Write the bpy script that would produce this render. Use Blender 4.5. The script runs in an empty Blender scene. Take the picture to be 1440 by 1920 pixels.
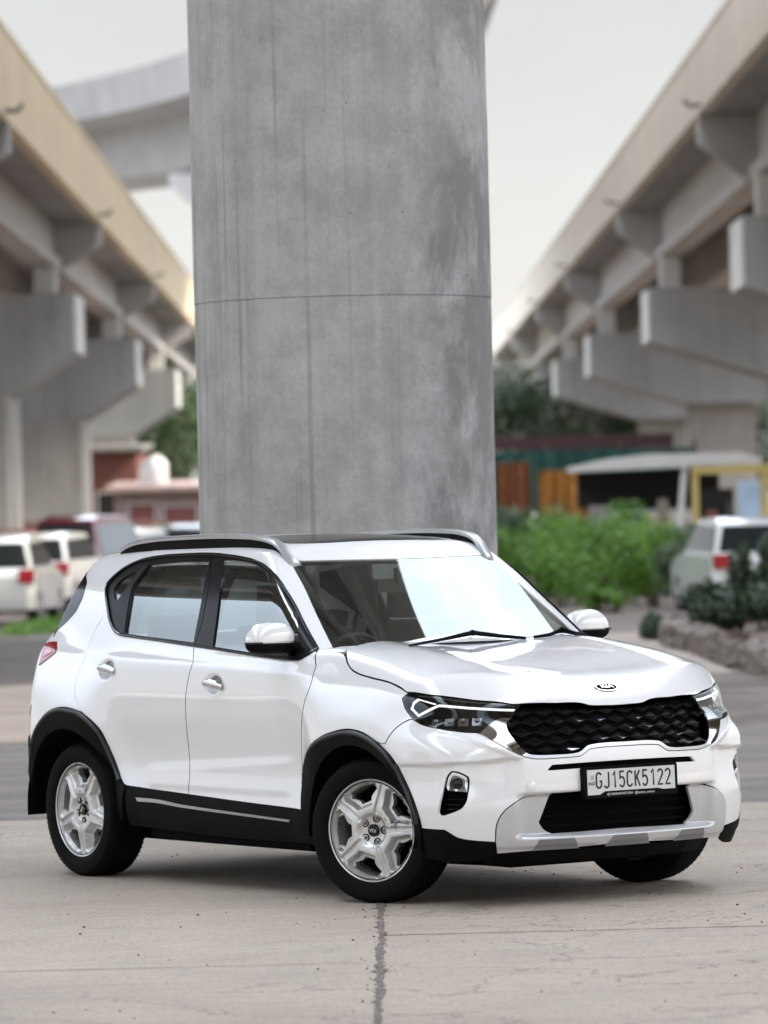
import bpy, bmesh, math, random
import numpy as np
from mathutils import Vector, Matrix
from mathutils.geometry import delaunay_2d_cdt
R = math.radians
random.seed(7); RNG = np.random.default_rng(11)
SC = bpy.context.scene
COL = SC.collection

# ---------------------------------------------------------------- camera
CAM_H, CAM_F = 1.8015, 9000.0
CAM_PIT, CAM_ROLL = -0.000847, -0.02444
cam_d = bpy.data.cameras.new('camera'); cam = bpy.data.objects.new('camera', cam_d); COL.objects.link(cam)
_cp, _sp, _cr, _sr = math.cos(CAM_PIT), math.sin(CAM_PIT), math.cos(CAM_ROLL), math.sin(CAM_ROLL)
_r = Vector((1, 0, 0)); _u = Vector((0, -_sp, _cp)); _f = Vector((0, _cp, _sp))
_X = _cr*_r+_sr*_u; _Y = -_sr*_r+_cr*_u; _Z = -_f
M = Matrix.Identity(4)
for i in range(3):
    M[i][0] = _X[i]; M[i][1] = _Y[i]; M[i][2] = _Z[i]
M[2][3] = CAM_H
cam.matrix_world = M
cam_d.sensor_fit = 'VERTICAL'; cam_d.sensor_height = 36; cam_d.sensor_width = 27
cam_d.lens = CAM_F/1920*36
cam_d.clip_start = .5; cam_d.clip_end = 3000
cam_d.dof.use_dof = True; cam_d.dof.focus_distance = 21.9; cam_d.dof.aperture_fstop = 3.3
SC.camera = cam

# ---------------------------------------------------------------- light: bright overcast with a weak low sun
SUN_EL, SUN_AZ = R(40), R(-14)     # azimuth from +X towards +Y (the sun stands to the right, a little behind the camera)
world = bpy.data.worlds.new('World'); SC.world = world; world.use_nodes = True
wn = world.node_tree.nodes; wl = world.node_tree.links; wn.clear()
def wnode(t, **k):
    n = wn.new(t)
    for a, b in k.items(): setattr(n, a, b)
    return n
sky = wnode('ShaderNodeTexSky', sky_type='NISHITA', sun_disc=False, sun_elevation=SUN_EL, sun_rotation=R(90)-SUN_AZ)
sky.air_density = 1.2; sky.dust_density = 4
bg1 = wnode('ShaderNodeBackground'); bg1.inputs['Strength'].default_value = .03
wl.new(sky.outputs[0], bg1.inputs['Color'])
geo = wnode('ShaderNodeTexCoord')
sep = wnode('ShaderNodeSeparateXYZ'); wl.new(geo.outputs['Generated'], sep.inputs[0])
rmp = wnode('ShaderNodeValToRGB')
rmp.color_ramp.elements[0].position = 0.0; rmp.color_ramp.elements[0].color = (.46, .46, .44, 1)
e = rmp.color_ramp.elements.new(.49); e.color = (.46, .45, .43, 1)
e = rmp.color_ramp.elements.new(.505); e.color = (.52, .515, .505, 1)
e = rmp.color_ramp.elements.new(.525); e.color = (.425, .423, .42, 1)
e = rmp.color_ramp.elements.new(.558); e.color = (.305, .304, .306, 1)
e = rmp.color_ramp.elements.new(.60); e.color = (.58, .63, .70, 1)
e = rmp.color_ramp.elements.new(.70); e.color = (.86, .95, 1.08, 1)
rmp.color_ramp.elements[-1].position = 1.0; rmp.color_ramp.elements[-1].color = (.98, 1.08, 1.24, 1)
mz = wnode('ShaderNodeMath', operation='MULTIPLY_ADD'); mz.inputs[1].default_value = .5; mz.inputs[2].default_value = .5
wl.new(sep.outputs['Z'], mz.inputs[0]); wl.new(mz.outputs[0], rmp.inputs[0])
cl = wnode('ShaderNodeTexNoise'); cl.inputs['Scale'].default_value = 2.2; cl.inputs['Detail'].default_value = 6; cl.inputs['Roughness'].default_value = .55
cm = wnode('ShaderNodeMapping'); cm.inputs['Scale'].default_value = (1, 1, 2.4); wl.new(geo.outputs['Generated'], cm.inputs[0]); wl.new(cm.outputs[0], cl.inputs['Vector'])
clr = wnode('ShaderNodeMapRange'); clr.inputs['From Min'].default_value = .3; clr.inputs['From Max'].default_value = .7; clr.inputs['To Min'].default_value = .84; clr.inputs['To Max'].default_value = 1.13
wl.new(cl.outputs['Fac'], clr.inputs['Value'])
vm = wnode('ShaderNodeVectorMath', operation='SCALE'); wl.new(rmp.outputs['Color'], vm.inputs[0]); wl.new(clr.outputs[0], vm.inputs['Scale'])
bg2 = wnode('ShaderNodeBackground'); wl.new(vm.outputs[0], bg2.inputs['Color']); bg2.inputs['Strength'].default_value = 1.0
# strength over the dome: brighter towards the zenith as an overcast sky is
zr = wnode('ShaderNodeMapRange', interpolation_type='SMOOTHSTEP'); zr.inputs['From Min'].default_value = .18; zr.inputs['From Max'].default_value = .75
zr.inputs['To Min'].default_value = 1.0; zr.inputs['To Max'].default_value = 2.8
wl.new(sep.outputs['Z'], zr.inputs['Value']); wl.new(zr.outputs[0], bg2.inputs['Strength'])
ad = wnode('ShaderNodeAddShader'); wl.new(bg1.outputs[0], ad.inputs[0]); wl.new(bg2.outputs[0], ad.inputs[1])
wo = wnode('ShaderNodeOutputWorld'); wl.new(ad.outputs[0], wo.inputs['Surface'])
sun_d = bpy.data.lights.new('sun', 'SUN'); sun_d.energy = 2.4; sun_d.angle = R(6); sun_d.color = (1, .87, .66)
sun = bpy.data.objects.new('sun', sun_d); COL.objects.link(sun)
_sd = Vector((math.cos(SUN_EL)*math.cos(SUN_AZ), math.cos(SUN_EL)*math.sin(SUN_AZ), math.sin(SUN_EL)))
sun.rotation_euler = _sd.to_track_quat('Z', 'Y').to_euler(); sun.location = (20, -10, 40)
SC.view_settings.view_transform = 'Standard'; SC.view_settings.look = 'None'
SC.view_settings.exposure = 1.0; SC.view_settings.gamma = 1; SC.view_settings.use_curve_mapping = False
SC.render.engine = 'CYCLES'
SC.cycles.max_bounces = 8; SC.cycles.transparent_max_bounces = 12; SC.cycles.glossy_bounces = 5
SC.cycles.use_denoising = True; SC.cycles.sample_clamp_indirect = 6; SC.cycles.caustics_reflective = False

# ---------------------------------------------------------------- materials
class NT:
    def __init__(s, name):
        s.m = bpy.data.materials.new(name); s.m.use_nodes = True
        s.t = s.m.node_tree; s.t.nodes.clear(); s.out = s.n('ShaderNodeOutputMaterial')
    def n(s, t, ins=None, **k):
        x = s.t.nodes.new(t)
        for a, b in k.items(): setattr(x, a, b)
        for a, b in (ins or {}).items(): s.set(x, a, b)
        return x
    def set(s, x, a, b):
        i = x.inputs[a]
        if isinstance(b, bpy.types.NodeSocket): s.t.links.new(b, i)
        elif isinstance(b, tuple) and i.type == 'RGBA' and len(b) == 3: i.default_value = (*b, 1)
        else: i.default_value = b
    def co(s, scale=(1, 1, 1), kind='Object', loc=(0, 0, 0)):
        c = s.n('ShaderNodeTexCoord'); m = s.n('ShaderNodeMapping', {'Scale': scale, 'Location': loc}); s.t.links.new(c.outputs[kind], m.inputs[0]); return m.outputs[0]
    def world(s, scale=(1, 1, 1), loc=(0, 0, 0)):
        g = s.n('ShaderNodeNewGeometry'); m = s.n('ShaderNodeMapping', {'Scale': scale, 'Location': loc}); s.t.links.new(g.outputs['Position'], m.inputs[0]); return m.outputs[0]
    def noise(s, v, scale, detail=6, rough=.6, dist=0):
        return s.n('ShaderNodeTexNoise', {'Vector': v, 'Scale': scale, 'Detail': detail, 'Roughness': rough, 'Distortion': dist}).outputs['Fac']
    def voro(s, v, scale, feature='F1', rnd=1):
        return s.n('ShaderNodeTexVoronoi', {'Vector': v, 'Scale': scale, 'Randomness': rnd}, feature=feature).outputs['Distance']
    def ramp(s, f, stops, interp='LINEAR'):
        r = s.n('ShaderNodeValToRGB'); cr = r.color_ramp; cr.interpolation = interp
        while len(cr.elements) < len(stops): cr.elements.new(.5)
        for e_, (p, c) in zip(cr.elements, stops):
            e_.position = p; e_.color = (*c, 1) if isinstance(c, tuple) else (c, c, c, 1)
        s.t.links.new(f, r.inputs[0]); return r.outputs[0]
    def rng(s, f, a, b, c, d): return s.n('ShaderNodeMapRange', {'Value': f, 'From Min': a, 'From Max': b, 'To Min': c, 'To Max': d}).outputs[0]
    def mix(s, f, a, b, mode='MIX'):
        x = s.n('ShaderNodeMix', data_type='RGBA', blend_type=mode); s.set(x, 0, f)
        for i, v in ((6, a), (7, b)):
            if isinstance(v, bpy.types.NodeSocket): s.t.links.new(v, x.inputs[i])
            else: x.inputs[i].default_value = (*v, 1) if isinstance(v, tuple) else (v, v, v, 1)
        return x.outputs[2]
    def math(s, op, a, b=0.0):
        x = s.n('ShaderNodeMath', operation=op); s.set(x, 0, a); s.set(x, 1, b); return x.outputs[0]
    def bump(s, h, strength=.3, dist=.01, normal=None):
        b = s.n('ShaderNodeBump', {'Height': h, 'Strength': strength, 'Distance': dist})
        if normal is not None: s.t.links.new(normal, b.inputs['Normal'])
        return b.outputs[0]
    def bsdf(s, col, rough=.5, normal=None, **k):
        b = s.n('ShaderNodeBsdfPrincipled'); s.set(b, 'Base Color', col); s.set(b, 'Roughness', rough)
        for a, v in k.items(): s.set(b, a.replace('_', ' '), v)
        if normal is not None: s.t.links.new(normal, b.inputs['Normal'])
        s.t.links.new(b.outputs[0], s.out.inputs[0]); return b
def simple(name, col, rough=.5, var=.08, vs=8, **k):
    t = NT(name); v = t.co(); n = t.noise(v, vs, 4)
    c = t.mix(t.rng(n, .3, .7, 0, 1), tuple(x*(1-var) for x in col), tuple(min(1, x*(1+var)) for x in col))
    t.bsdf(c, t.rng(n, .3, .7, max(0, rough-.04), min(1, rough+.04)), **k); return t.m

# ---------------------------------------------------------------- object helpers
def obj(name, verts, faces, mat, parent=None, smooth=False, normals=None, loc=None):
    me = bpy.data.meshes.new(name)
    me.from_pydata([tuple(map(float, v)) for v in verts], [], [tuple(map(int, f)) for f in faces]); me.update()
    if smooth or normals is not None: me.shade_smooth() if hasattr(me, 'shade_smooth') else me.polygons.foreach_set('use_smooth', [True]*len(me.polygons))
    if normals is not None: me.normals_split_custom_set_from_vertices([tuple(map(float, n)) for n in normals])
    if isinstance(mat, (list, tuple)):
        for m in mat: me.materials.append(m)
    elif mat: me.materials.append(mat)
    o = bpy.data.objects.new(name, me); COL.objects.link(o)
    if loc is not None: o.location = loc
    if parent: o.parent = parent
    return o
def bmobj(name, bm, mat, parent=None, smooth=False, loc=None, bevel=0, seg=2, ang=35, crisp=35):
    if bevel:
        es = [e for e in bm.edges if len(e.link_faces) == 2 and e.calc_face_angle(0) > R(ang)]
        if es: bmesh.ops.bevel(bm, geom=es, offset=bevel, segments=seg, affect='EDGES', profile=.5, clamp_overlap=True)
    bmesh.ops.recalc_face_normals(bm, faces=bm.faces)
    me = bpy.data.meshes.new(name); bm.to_mesh(me); bm.free()
    if smooth:
        me.polygons.foreach_set('use_smooth', [True]*len(me.polygons))
        try: me.set_sharp_from_angle(angle=R(crisp))
        except Exception: pass
    if isinstance(mat, (list, tuple)):
        for m in mat: me.materials.append(m)
    elif mat: me.materials.append(mat)
    o = bpy.data.objects.new(name, me); COL.objects.link(o)
    if loc is not None: o.location = loc
    if parent: o.parent = parent
    return o
def tag(o, label=None, cat=None, group=None, kind=None):
    if label: o['label'] = label
    if cat: o['category'] = cat
    if group: o['group'] = group
    if kind: o['kind'] = kind
    return o
def thing(name, label, cat, loc=(0, 0, 0), rz=0, group=None, parent=None):
    o = bpy.data.objects.new(name, None); COL.objects.link(o); o.location = loc; o.rotation_euler = (0, 0, rz); o.empty_display_size = .3
    tag(o, label, cat, group)
    if parent: o.parent = parent
    return o
def box(bm, x0, x1, y0, y1, z0, z1, mat=0):
    v = [bm.verts.new(p) for p in ((x0, y0, z0), (x1, y0, z0), (x1, y1, z0), (x0, y1, z0), (x0, y0, z1), (x1, y0, z1), (x1, y1, z1), (x0, y1, z1))]
    for f in ((3, 2, 1, 0), (4, 5, 6, 7), (0, 1, 5, 4), (1, 2, 6, 5), (2, 3, 7, 6), (3, 0, 4, 7)):
        bm.faces.new([v[i] for i in f]).material_index = mat
    return v
def prism(bm, poly, a0, a1, axis='y', mat=0):
    """poly of 2D points extruded along an axis; axis y: points (x,z); axis x: (y,z); axis z: (x,y)"""
    def P(p, a): return {'y': (p[0], a, p[1]), 'x': (a, p[0], p[1]), 'z': (p[0], p[1], a)}[axis]
    A = [bm.verts.new(P(p, a0)) for p in poly]; B = [bm.verts.new(P(p, a1)) for p in poly]; n = len(poly)
    bm.faces.new(A).material_index = mat; bm.faces.new(B[::-1]).material_index = mat
    for i in range(n): bm.faces.new((A[i], B[i], B[(i+1) % n], A[(i+1) % n])).material_index = mat
def lathe(bm, prof, seg=48, axis='y', a0=0, a1=2*math.pi, mat=0, close=False):
    """prof: list of (r, h) revolved about an axis"""
    full = abs(a1-a0-2*math.pi) < 1e-6; rings = []
    for i in range(seg if full else seg+1):
        t = a0+(a1-a0)*i/seg; c, s = math.cos(t), math.sin(t)
        rings.append([bm.verts.new({'y': (r*c, h, r*s), 'z': (r*c, r*s, h), 'x': (h, r*c, r*s)}[axis]) for r, h in prof])
    n = len(rings)
    for i in range(n if full else n-1):
        A, B = rings[i], rings[(i+1) % n]
        for j in range(len(prof)-1+(1 if close else 0)):
            k = (j+1) % len(prof)
            try: bm.faces.new((A[j], A[k], B[k], B[j])).material_index = mat
            except ValueError: pass
def tube(bm, pts, rad, seg=8, mat=0, cap=True, flat=1.0, up=None):
    pts = [Vector(p) for p in pts]; rings = []; n = len(pts)
    rr = rad if isinstance(rad, (list, tuple)) else [rad]*n
    for i, p in enumerate(pts):
        t = (pts[min(i+1, n-1)]-pts[max(i-1, 0)]).normalized()
        ref = Vector(up) if up else (Vector((0, 0, 1)) if abs(t.z) < .9 else Vector((1, 0, 0)))
        a = t.cross(ref).normalized(); b = a.cross(t)
        rings.append([bm.verts.new(p+a*math.cos(2*math.pi*k/seg)*rr[i]+b*math.sin(2*math.pi*k/seg)*rr[i]*flat) for k in range(seg)])
    for A, B in zip(rings, rings[1:]):
        for k in range(seg): bm.faces.new((A[k], A[(k+1) % seg], B[(k+1) % seg], B[k])).material_index = mat
    if cap:
        bm.faces.new(rings[0][::-1]).material_index = mat; bm.faces.new(rings[-1]).material_index = mat
def text_mesh(body, size, extrude=.0006, sx=1.0, bold=0.0, align='CENTER', spacing=1.0):
    cu = bpy.data.curves.new('lettering', 'FONT'); cu.body = body; cu.size = size; cu.extrude = extrude; cu.offset = bold
    cu.align_x = align; cu.align_y = 'CENTER'; cu.space_character = spacing; cu.resolution_u = 3
    o = bpy.data.objects.new('lettering', cu); COL.objects.link(o)
    dg = bpy.context.evaluated_depsgraph_get(); dg.update()
    me = bpy.data.meshes.new_from_object(o.evaluated_get(dg)); bpy.data.objects.remove(o); bpy.data.curves.remove(cu)
    for v in me.vertices: v.co.x *= sx
    return me
# ---------------------------------------------------------------- ground
def at(u, v, D):
    a, b = u-720, v-960
    return ((_cr*a+_sr*b)*D/CAM_F, CAM_H-((-_sr*a+_cr*b)+7.63)*D/CAM_F)
def concrete(name, c0, c1, rough=.75, sc=1.0, streak=.5, dark=(.10, .095, .09)):
    t = NT(name); v = t.world((sc, sc, sc)); n = t.noise(v, .45, 7, .62); n2 = t.noise(v, 3.1, 6, .7)
    vs = t.world((sc*2.2, sc*2.2, sc*.12)); st = t.noise(vs, 1.3, 5, .65)
    c = t.mix(t.rng(n, .3, .72, 0, 1), c0, c1)
    c = t.mix(t.math('MULTIPLY', t.rng(st, .5, .8, 0, streak), 1), c, dark)
    c = t.mix(t.rng(n2, .35, .75, 0, .22), c, tuple(x*.6 for x in c0))
    g = t.noise(t.world(), 60, 3)
    t.bsdf(c, rough, t.bump(t.math('ADD', n2, t.math('MULTIPLY', g, .3)), .25, .02)); return t.m
def road_slab_mat():
    t = NT('brushed_concrete'); w = t.world()
    big = t.noise(w, .35, 6, .6); mid = t.noise(w, 1.7, 7, .65)
    br = t.noise(t.world((.55, 26, 1)), 1.2, 5, .75)              # broomed texture running across the road
    br2 = t.noise(t.world((1.2, 70, 1), (3, 1, 0)), 1.0, 4, .7)
    fine = t.noise(w, 55, 5, .75); sp = t.voro(w, 16); spm = t.noise(w, 2.3, 3)
    c = t.mix(t.rng(big, .32, .68, 0, 1), (.36, .295, .235), (.48, .405, .325))
    c = t.mix(t.rng(mid, .45, .78, 0, .55), c, (.25, .215, .185))
    c = t.mix(t.rng(mid, .18, .40, .45, 0), c, (.54, .46, .375))
    c = t.mix(t.rng(br, .35, .75, 0, .50), c, (.22, .185, .155))
    c = t.mix(t.rng(br2, .30, .62, .35, 0), c, (.58, .495, .405))
    c = t.mix(t.rng(fine, .45, .66, 0, .55), c, (.15, .125, .105))
    pit = t.math('MULTIPLY', t.ramp(sp, [(0, 1), (.035, 1), (.075, 0)]), t.ramp(spm, [(.50, 0), (.60, 1)]))
    c = t.mix(t.math('MULTIPLY', pit, .75), c, (.05, .042, .038))
    wv = t.world((1, 1, 1)); cr_ = t.noise(wv, .9, 8, .6); crk = t.ramp(t.math('ABSOLUTE', t.math('SUBTRACT', cr_, .5)), [(0, 1), (.0022, .8), (.006, 0)])
    big2 = t.noise(t.world((1, 1, 1), (9, 4, 2)), .22, 3); crm = t.math('MULTIPLY', crk, t.ramp(big2, [(.50, 0), (.56, .7)]))
    c = t.mix(crm, c, (.085, .07, .06))
    wr = t.ramp(t.noise(w, .8, 5, .6), [(.4, .80), (.7, .62)])
    h = t.math('ADD', t.math('MULTIPLY', br, .6), t.math('SUBTRACT', t.math('MULTIPLY', fine, .5), pit))
    t.bsdf(c, wr, t.bump(h, .5, .012)); return t.m
def asphalt_mat(name, c0, c1, wet=.0):
    t = NT(name); w = t.world(); big = t.noise(w, .5, 6, .6); br = t.noise(t.world((.4, 5, 1)), 1.4, 5, .7); fine = t.noise(w, 24, 5, .75)
    c = t.mix(t.rng(big, .3, .7, 0, 1), c0, c1); c = t.mix(t.rng(br, .45, .75, 0, .55), c, tuple(x*.5 for x in c0)); c = t.mix(t.rng(fine, .4, .7, 0, .5), c, tuple(min(1, x*1.7) for x in c1)); pn = t.noise(t.world((.35, 1.3, 1), (2, 7, 0)), .9, 7, .7); c = t.mix(t.rng(pn, .46, .60, 0, .45), c, (c1[0]*1.75, c1[1]*1.55, c1[2]*1.4)); c = t.mix(t.rng(pn, .30, .42, .6, 0), c, tuple(x*.45 for x in c0))
    t.bsdf(c, t.rng(big, .35, .7, .85, .85-wet), t.bump(fine, .5, .02)); return t.m
def sheet(name, pts, z, mat, kind='structure'):
    bm = bmesh.new(); bm.faces.new([bm.verts.new((x, y, z)) for x, y in pts]); o = bmobj(name, bm, mat); tag(o, kind=kind); return o
def dirt_mat():
    t = NT('muddy_ground'); w = t.world(); big = t.noise(w, .12, 6, .65); mid = t.noise(w, .7, 6, .7); fine = t.noise(w, 9, 5, .7)
    c = t.mix(t.rng(big, .35, .65, 0, 1), (.075, .058, .047), (.165, .125, .095)); c = t.mix(t.rng(mid, .45, .7, 0, .8), c, (.21, .165, .13)); c = t.mix(t.rng(fine, .45, .75, 0, .5), c, (.06, .05, .042))
    t.bsdf(c, t.rng(mid, .3, .6, .95, .6), t.bump(t.math('ADD', mid, t.math('MULTIPLY', fine, .4)), .8, .08)); return t.m
M_dirt = dirt_mat()
sheet('ground', [(-900, -400), (900, -400), (900, 1500), (-900, 1500)], 0.0, M_dirt)
M_road = road_slab_mat()
sheet('road', [(-60, -80), (60, -80), (60, 28.3), (-60, 28.3)], .012, M_road)
sheet('asphalt_road', [(-90, 28.35), (90, 28.35), (90, 37.0), (-90, 38.2)], .006, asphalt_mat('worn_asphalt', (.105, .094, .088), (.17, .152, .138)))
sheet('pavement', [(-70, 38.6), (-.5, 38.2), (-1.2, 42), (-1.0, 50), (-3.0, 53), (-5, 49), (-70, 50)], .004, asphalt_mat('dusty_pavement', (.26, .205, .165), (.34, .275, .225)))
# the joint between the slabs, ragged and filled with dirt
bm = bmesh.new(); ys_ = np.arange(-20, 28.3, .035); Lr = []
wob = np.cumsum(RNG.normal(0, .0011, len(ys_))); wob -= np.linspace(0, wob[-1], len(ys_))
wl_ = .006+np.abs(RNG.normal(0, .011, len(ys_)))*(.6+.6*np.sin(ys_*3.3)**2)+(.012*(np.sin(ys_*2.1)+np.sin(ys_*5.3)) > .012)*.008; wr_ = .006+np.abs(RNG.normal(0, .011, len(ys_)))*(.6+.6*np.sin(ys_*4.1+1)**2)
for y, a, l, r in zip(ys_, wob, wl_, wr_): Lr.append((bm.verts.new((-.073+a-l, y, .0145)), bm.verts.new((-.073+a+r, y, .0145))))
for A, B in zip(Lr, Lr[1:]): bm.faces.new((A[0], A[1], B[1], B[0]))
tj = NT('dirt_in_joint'); n_ = tj.noise(tj.world(), 26, 6, .85); cj = tj.mix(tj.rng(n_, .35, .65, 0, 1), (.060, .050, .043), (.32, .27, .225)); tj.bsdf(cj, .9, tj.bump(n_, .8, .02))
tag(bmobj('road_joint', bm, tj.m), kind='structure')
# a saw cut across the slab
bm = bmesh.new(); xs_ = np.arange(-.06, 14, .06); w_ = np.cumsum(RNG.normal(0, .0016, len(xs_)))
q = [(bm.verts.new((x, 20.08+a+.0*x, .0145)), bm.verts.new((x, 20.092+a+abs(RNG.normal(0, .005)), .0145))) for x, a in zip(xs_, w_)]
for A, B in zip(q, q[1:]): bm.faces.new((A[0], B[0], B[1], A[1]))
xs_ = np.arange(-14, -.085, .06); w_ = np.cumsum(RNG.normal(0, .0016, len(xs_)))
q = [(bm.verts.new((x, 18.9+a+.0*x, .0145)), bm.verts.new((x, 18.906+a+abs(RNG.normal(0, .004)), .0145))) for x, a in zip(xs_, w_)]
for A, B in zip(q, q[1:]): bm.faces.new((A[0], B[0], B[1], A[1]))
tag(bmobj('road_crack', bm, tj.m), kind='structure')
# grit on the slab
bm = bmesh.new()
for k in range(900):
    x, y = RNG.uniform(-3.2, 3.2), 14.5+13.5*RNG.random()**.8; r = .002+.006*RNG.random()**4
    if RNG.random() < .2: x = -.073+RNG.normal(0, .05)
    m = Matrix.Translation((x, y, .012+r*.5)) @ Matrix.Rotation(RNG.uniform(0, 3), 4, 'Z') @ Matrix.Diagonal((1, .8, .6, 1))
    bmesh.ops.create_icosphere(bm, subdivisions=1, radius=r, matrix=m)
tag(bmobj('gravel', bm, simple('grit', (.11, .09, .08), .9, .5, 30)), kind='stuff')

# ---------------------------------------------------------------- the round column
def column_mat():
    t = NT('cast_concrete'); w = t.world(); o = t.co()
    big = t.noise(w, .9, 6, .62, .6); mid = t.noise(w, 3.6, 7, .68); fine = t.noise(w, 42, 5, .72)
    g = t.n('ShaderNodeNewGeometry'); s = t.n('ShaderNodeSeparateXYZ'); t.t.links.new(g.outputs['Position'], s.inputs[0]); X, Z = s.outputs['X'], s.outputs['Z']
    c = t.mix(t.rng(big, .3, .7, 0, 1), (.36, .356, .345), (.46, .456, .446))
    # bluish weathered sheet on the right flank, with darker damp blotches
    nb = t.noise(w, 1.5, 6, .7, .4); rt = t.math('ADD', X, t.math('MULTIPLY', t.math('SUBTRACT', nb, .5), 1.1))
    rm = t.ramp(t.rng(rt, -.1, .5, 0, 1), [(0, 0), (.55, .85), (1, 1)])
    c = t.mix(t.math('MULTIPLY', rm, .8), c, (.38, .395, .425))
    bl = t.noise(t.world((1.5, 1.5, .9), (4.3, 0, 2.2)), 1.25, 7, .68, .3); dm = t.math('MULTIPLY', t.ramp(bl, [(.42, 0), (.53, .85), (.75, 1)]), t.ramp(t.rng(rt, .02, .42, 0, 1), [(0, 0), (1, 1)]))
    c = t.mix(t.math('MULTIPLY', dm, .9), c, (.130, .130, .142))
    # thin vertical runs, mostly on the left
    brk = t.ramp(t.noise(t.world((3, 3, .55), (1, 5, 2)), 1.0, 4), [(.42, .15), (.60, 1)])
    vs = t.world((23, 23, .20)); run = t.noise(vs, 1.0, 4, .6); lm = t.rng(X, .25, -.55, .1, 1)
    c = t.mix(t.math('MULTIPLY', t.ramp(run, [(.55, 0), (.61, .7), (.66, .1), (.78, 0)]), t.math('MULTIPLY', lm, brk)), c, (.155, .15, .142))
    vs2 = t.world((6, 6, .10), (2, 1, 0)); run2 = t.noise(vs2, 1.0, 5, .6)
    c = t.mix(t.rng(run2, .48, .75, 0, .38), c, (.215, .205, .185))
    rust = t.math('MULTIPLY', t.ramp(t.noise(t.world((9, 9, .5), (7, 0, 1)), 1.0, 4), [(.66, 0), (.72, .5)]), lm); c = t.mix(rust, c, (.24, .165, .12))
    c = t.mix(t.rng(mid, .42, .70, 0, .5), c, (.185, .183, .178)); c = t.mix(t.rng(fine, .4, .75, 0, .30), c, (.17, .165, .155))
    # bug holes
    vo = t.voro(w, 26); pick = t.noise(w, 7, 2); hole = t.math('MULTIPLY', t.ramp(vo, [(0, 1), (.07, .9), (.12, 0)]), t.ramp(pick, [(.52, 0), (.58, 1)]))
    vo2 = t.voro(t.world((1, 1, 1), (3, 3, 3)), 9); pick2 = t.noise(w, 4, 2); hole2 = t.math('MULTIPLY', t.ramp(vo2, [(0, 1), (.035, 1), (.06, 0)]), t.ramp(pick2, [(.50, 0), (.56, 1)]))
    hole = t.math('MAXIMUM', hole, hole2); c = t.mix(t.math('MULTIPLY', hole, .75), c, (.06, .057, .052))
    # vertical formwork joint
    t.bsdf(c, t.rng(mid, .3, .7, .62, .78), t.bump(t.math('SUBTRACT', t.math('ADD', mid, t.math('MULTIPLY', fine, .5)), hole), .45, .012)); return t.m
M_col = column_mat()
VX = lambda D: -.1-(.00279*(D-166.2)**2 if D > 166.2 else 0)
VZ = lambda D: .0358*(D-27)
def round_column(x, y, r, label, mat=None):
    dz = VZ(y); z1 = 8.3+dz
    t = thing('round_column', label, 'column', (x, y, 0), group='round columns carrying the high viaduct')
    lifts = [-.3, .88, 1.93, 2.95, 3.99]
    while lifts[-1]+1.6 < z1: lifts.append(lifts[-1]+1.04)
    lifts.append(z1)
    bm = bmesh.new(); off = [(.0, .001, .0, .002)[i % 4] for i in range(len(lifts))]; prof = []
    for k in range(len(lifts)-1):
        a, b = lifts[k], lifts[k+1]; rr = r+off[k]
        gw, gd = ((.005, .0035) if k == 2 else (.003, .0015)); prof += [(rr, a), (rr, b-gw), (rr-gd, b-gw), (rr-gd, b)]
    lathe(bm, prof, 128, 'z')
    for e_ in bm.edges:
        if abs(e_.verts[0].co.z-e_.verts[1].co.z) < 1e-4: e_.smooth = False
    bmobj('shaft', bm, mat or M_col, t, smooth=True)
    bm = bmesh.new(); s = [(a, z+dz) for a, z in [(-2.7, 10.15), (2.7, 10.15), (2.7, 9.75), (2.2, 9.2), (1.3, 8.6), (.9, 8.0), (-.9, 8.0), (-1.3, 8.6), (-2.2, 9.2), (-2.7, 9.75)]]; prism(bm, s, -1.3, 1.3, 'y')
    bmobj('pier_head', bm, mat or M_col, t, bevel=.05)
    return t
M_con = concrete('weathered_concrete', (.30, .295, .28), (.42, .41, .395))
M_end = concrete('sky_lit_concrete', (.66, .65, .62), (.78, .77, .74), streak=.15)  # paled so the cap ends carry skylight from the open gap
M_conblue = concrete('bluish_grey_concrete', (.34, .36, .37), (.44, .46, .47), streak=.35)
M_vdf = concrete('darkened_viaduct_concrete', (.20, .19, .178), (.27, .258, .245), streak=.35)  # fascia and far deck darkened in colour against wash-out by sky light
M_vd = concrete('pale_viaduct_concrete', (.50, .49, .485), (.60, .59, .585), streak=.18)  # soffit paled in colour to brighten its reflection in the hood
round_column(-.20, 26.62, .823, 'thick round concrete column with blue grey damp stains standing right behind the white car')
for D_, wd_ in ((61, 'second'), (95.5, 'third'), (130, 'fourth'), (165, 'fifth'), (214, 'sixth')):
    round_column(VX(D_), D_, .80, 'round concrete column of the high viaduct, %s in line, hidden behind the stained column' % wd_, mat=M_vd)
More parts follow.
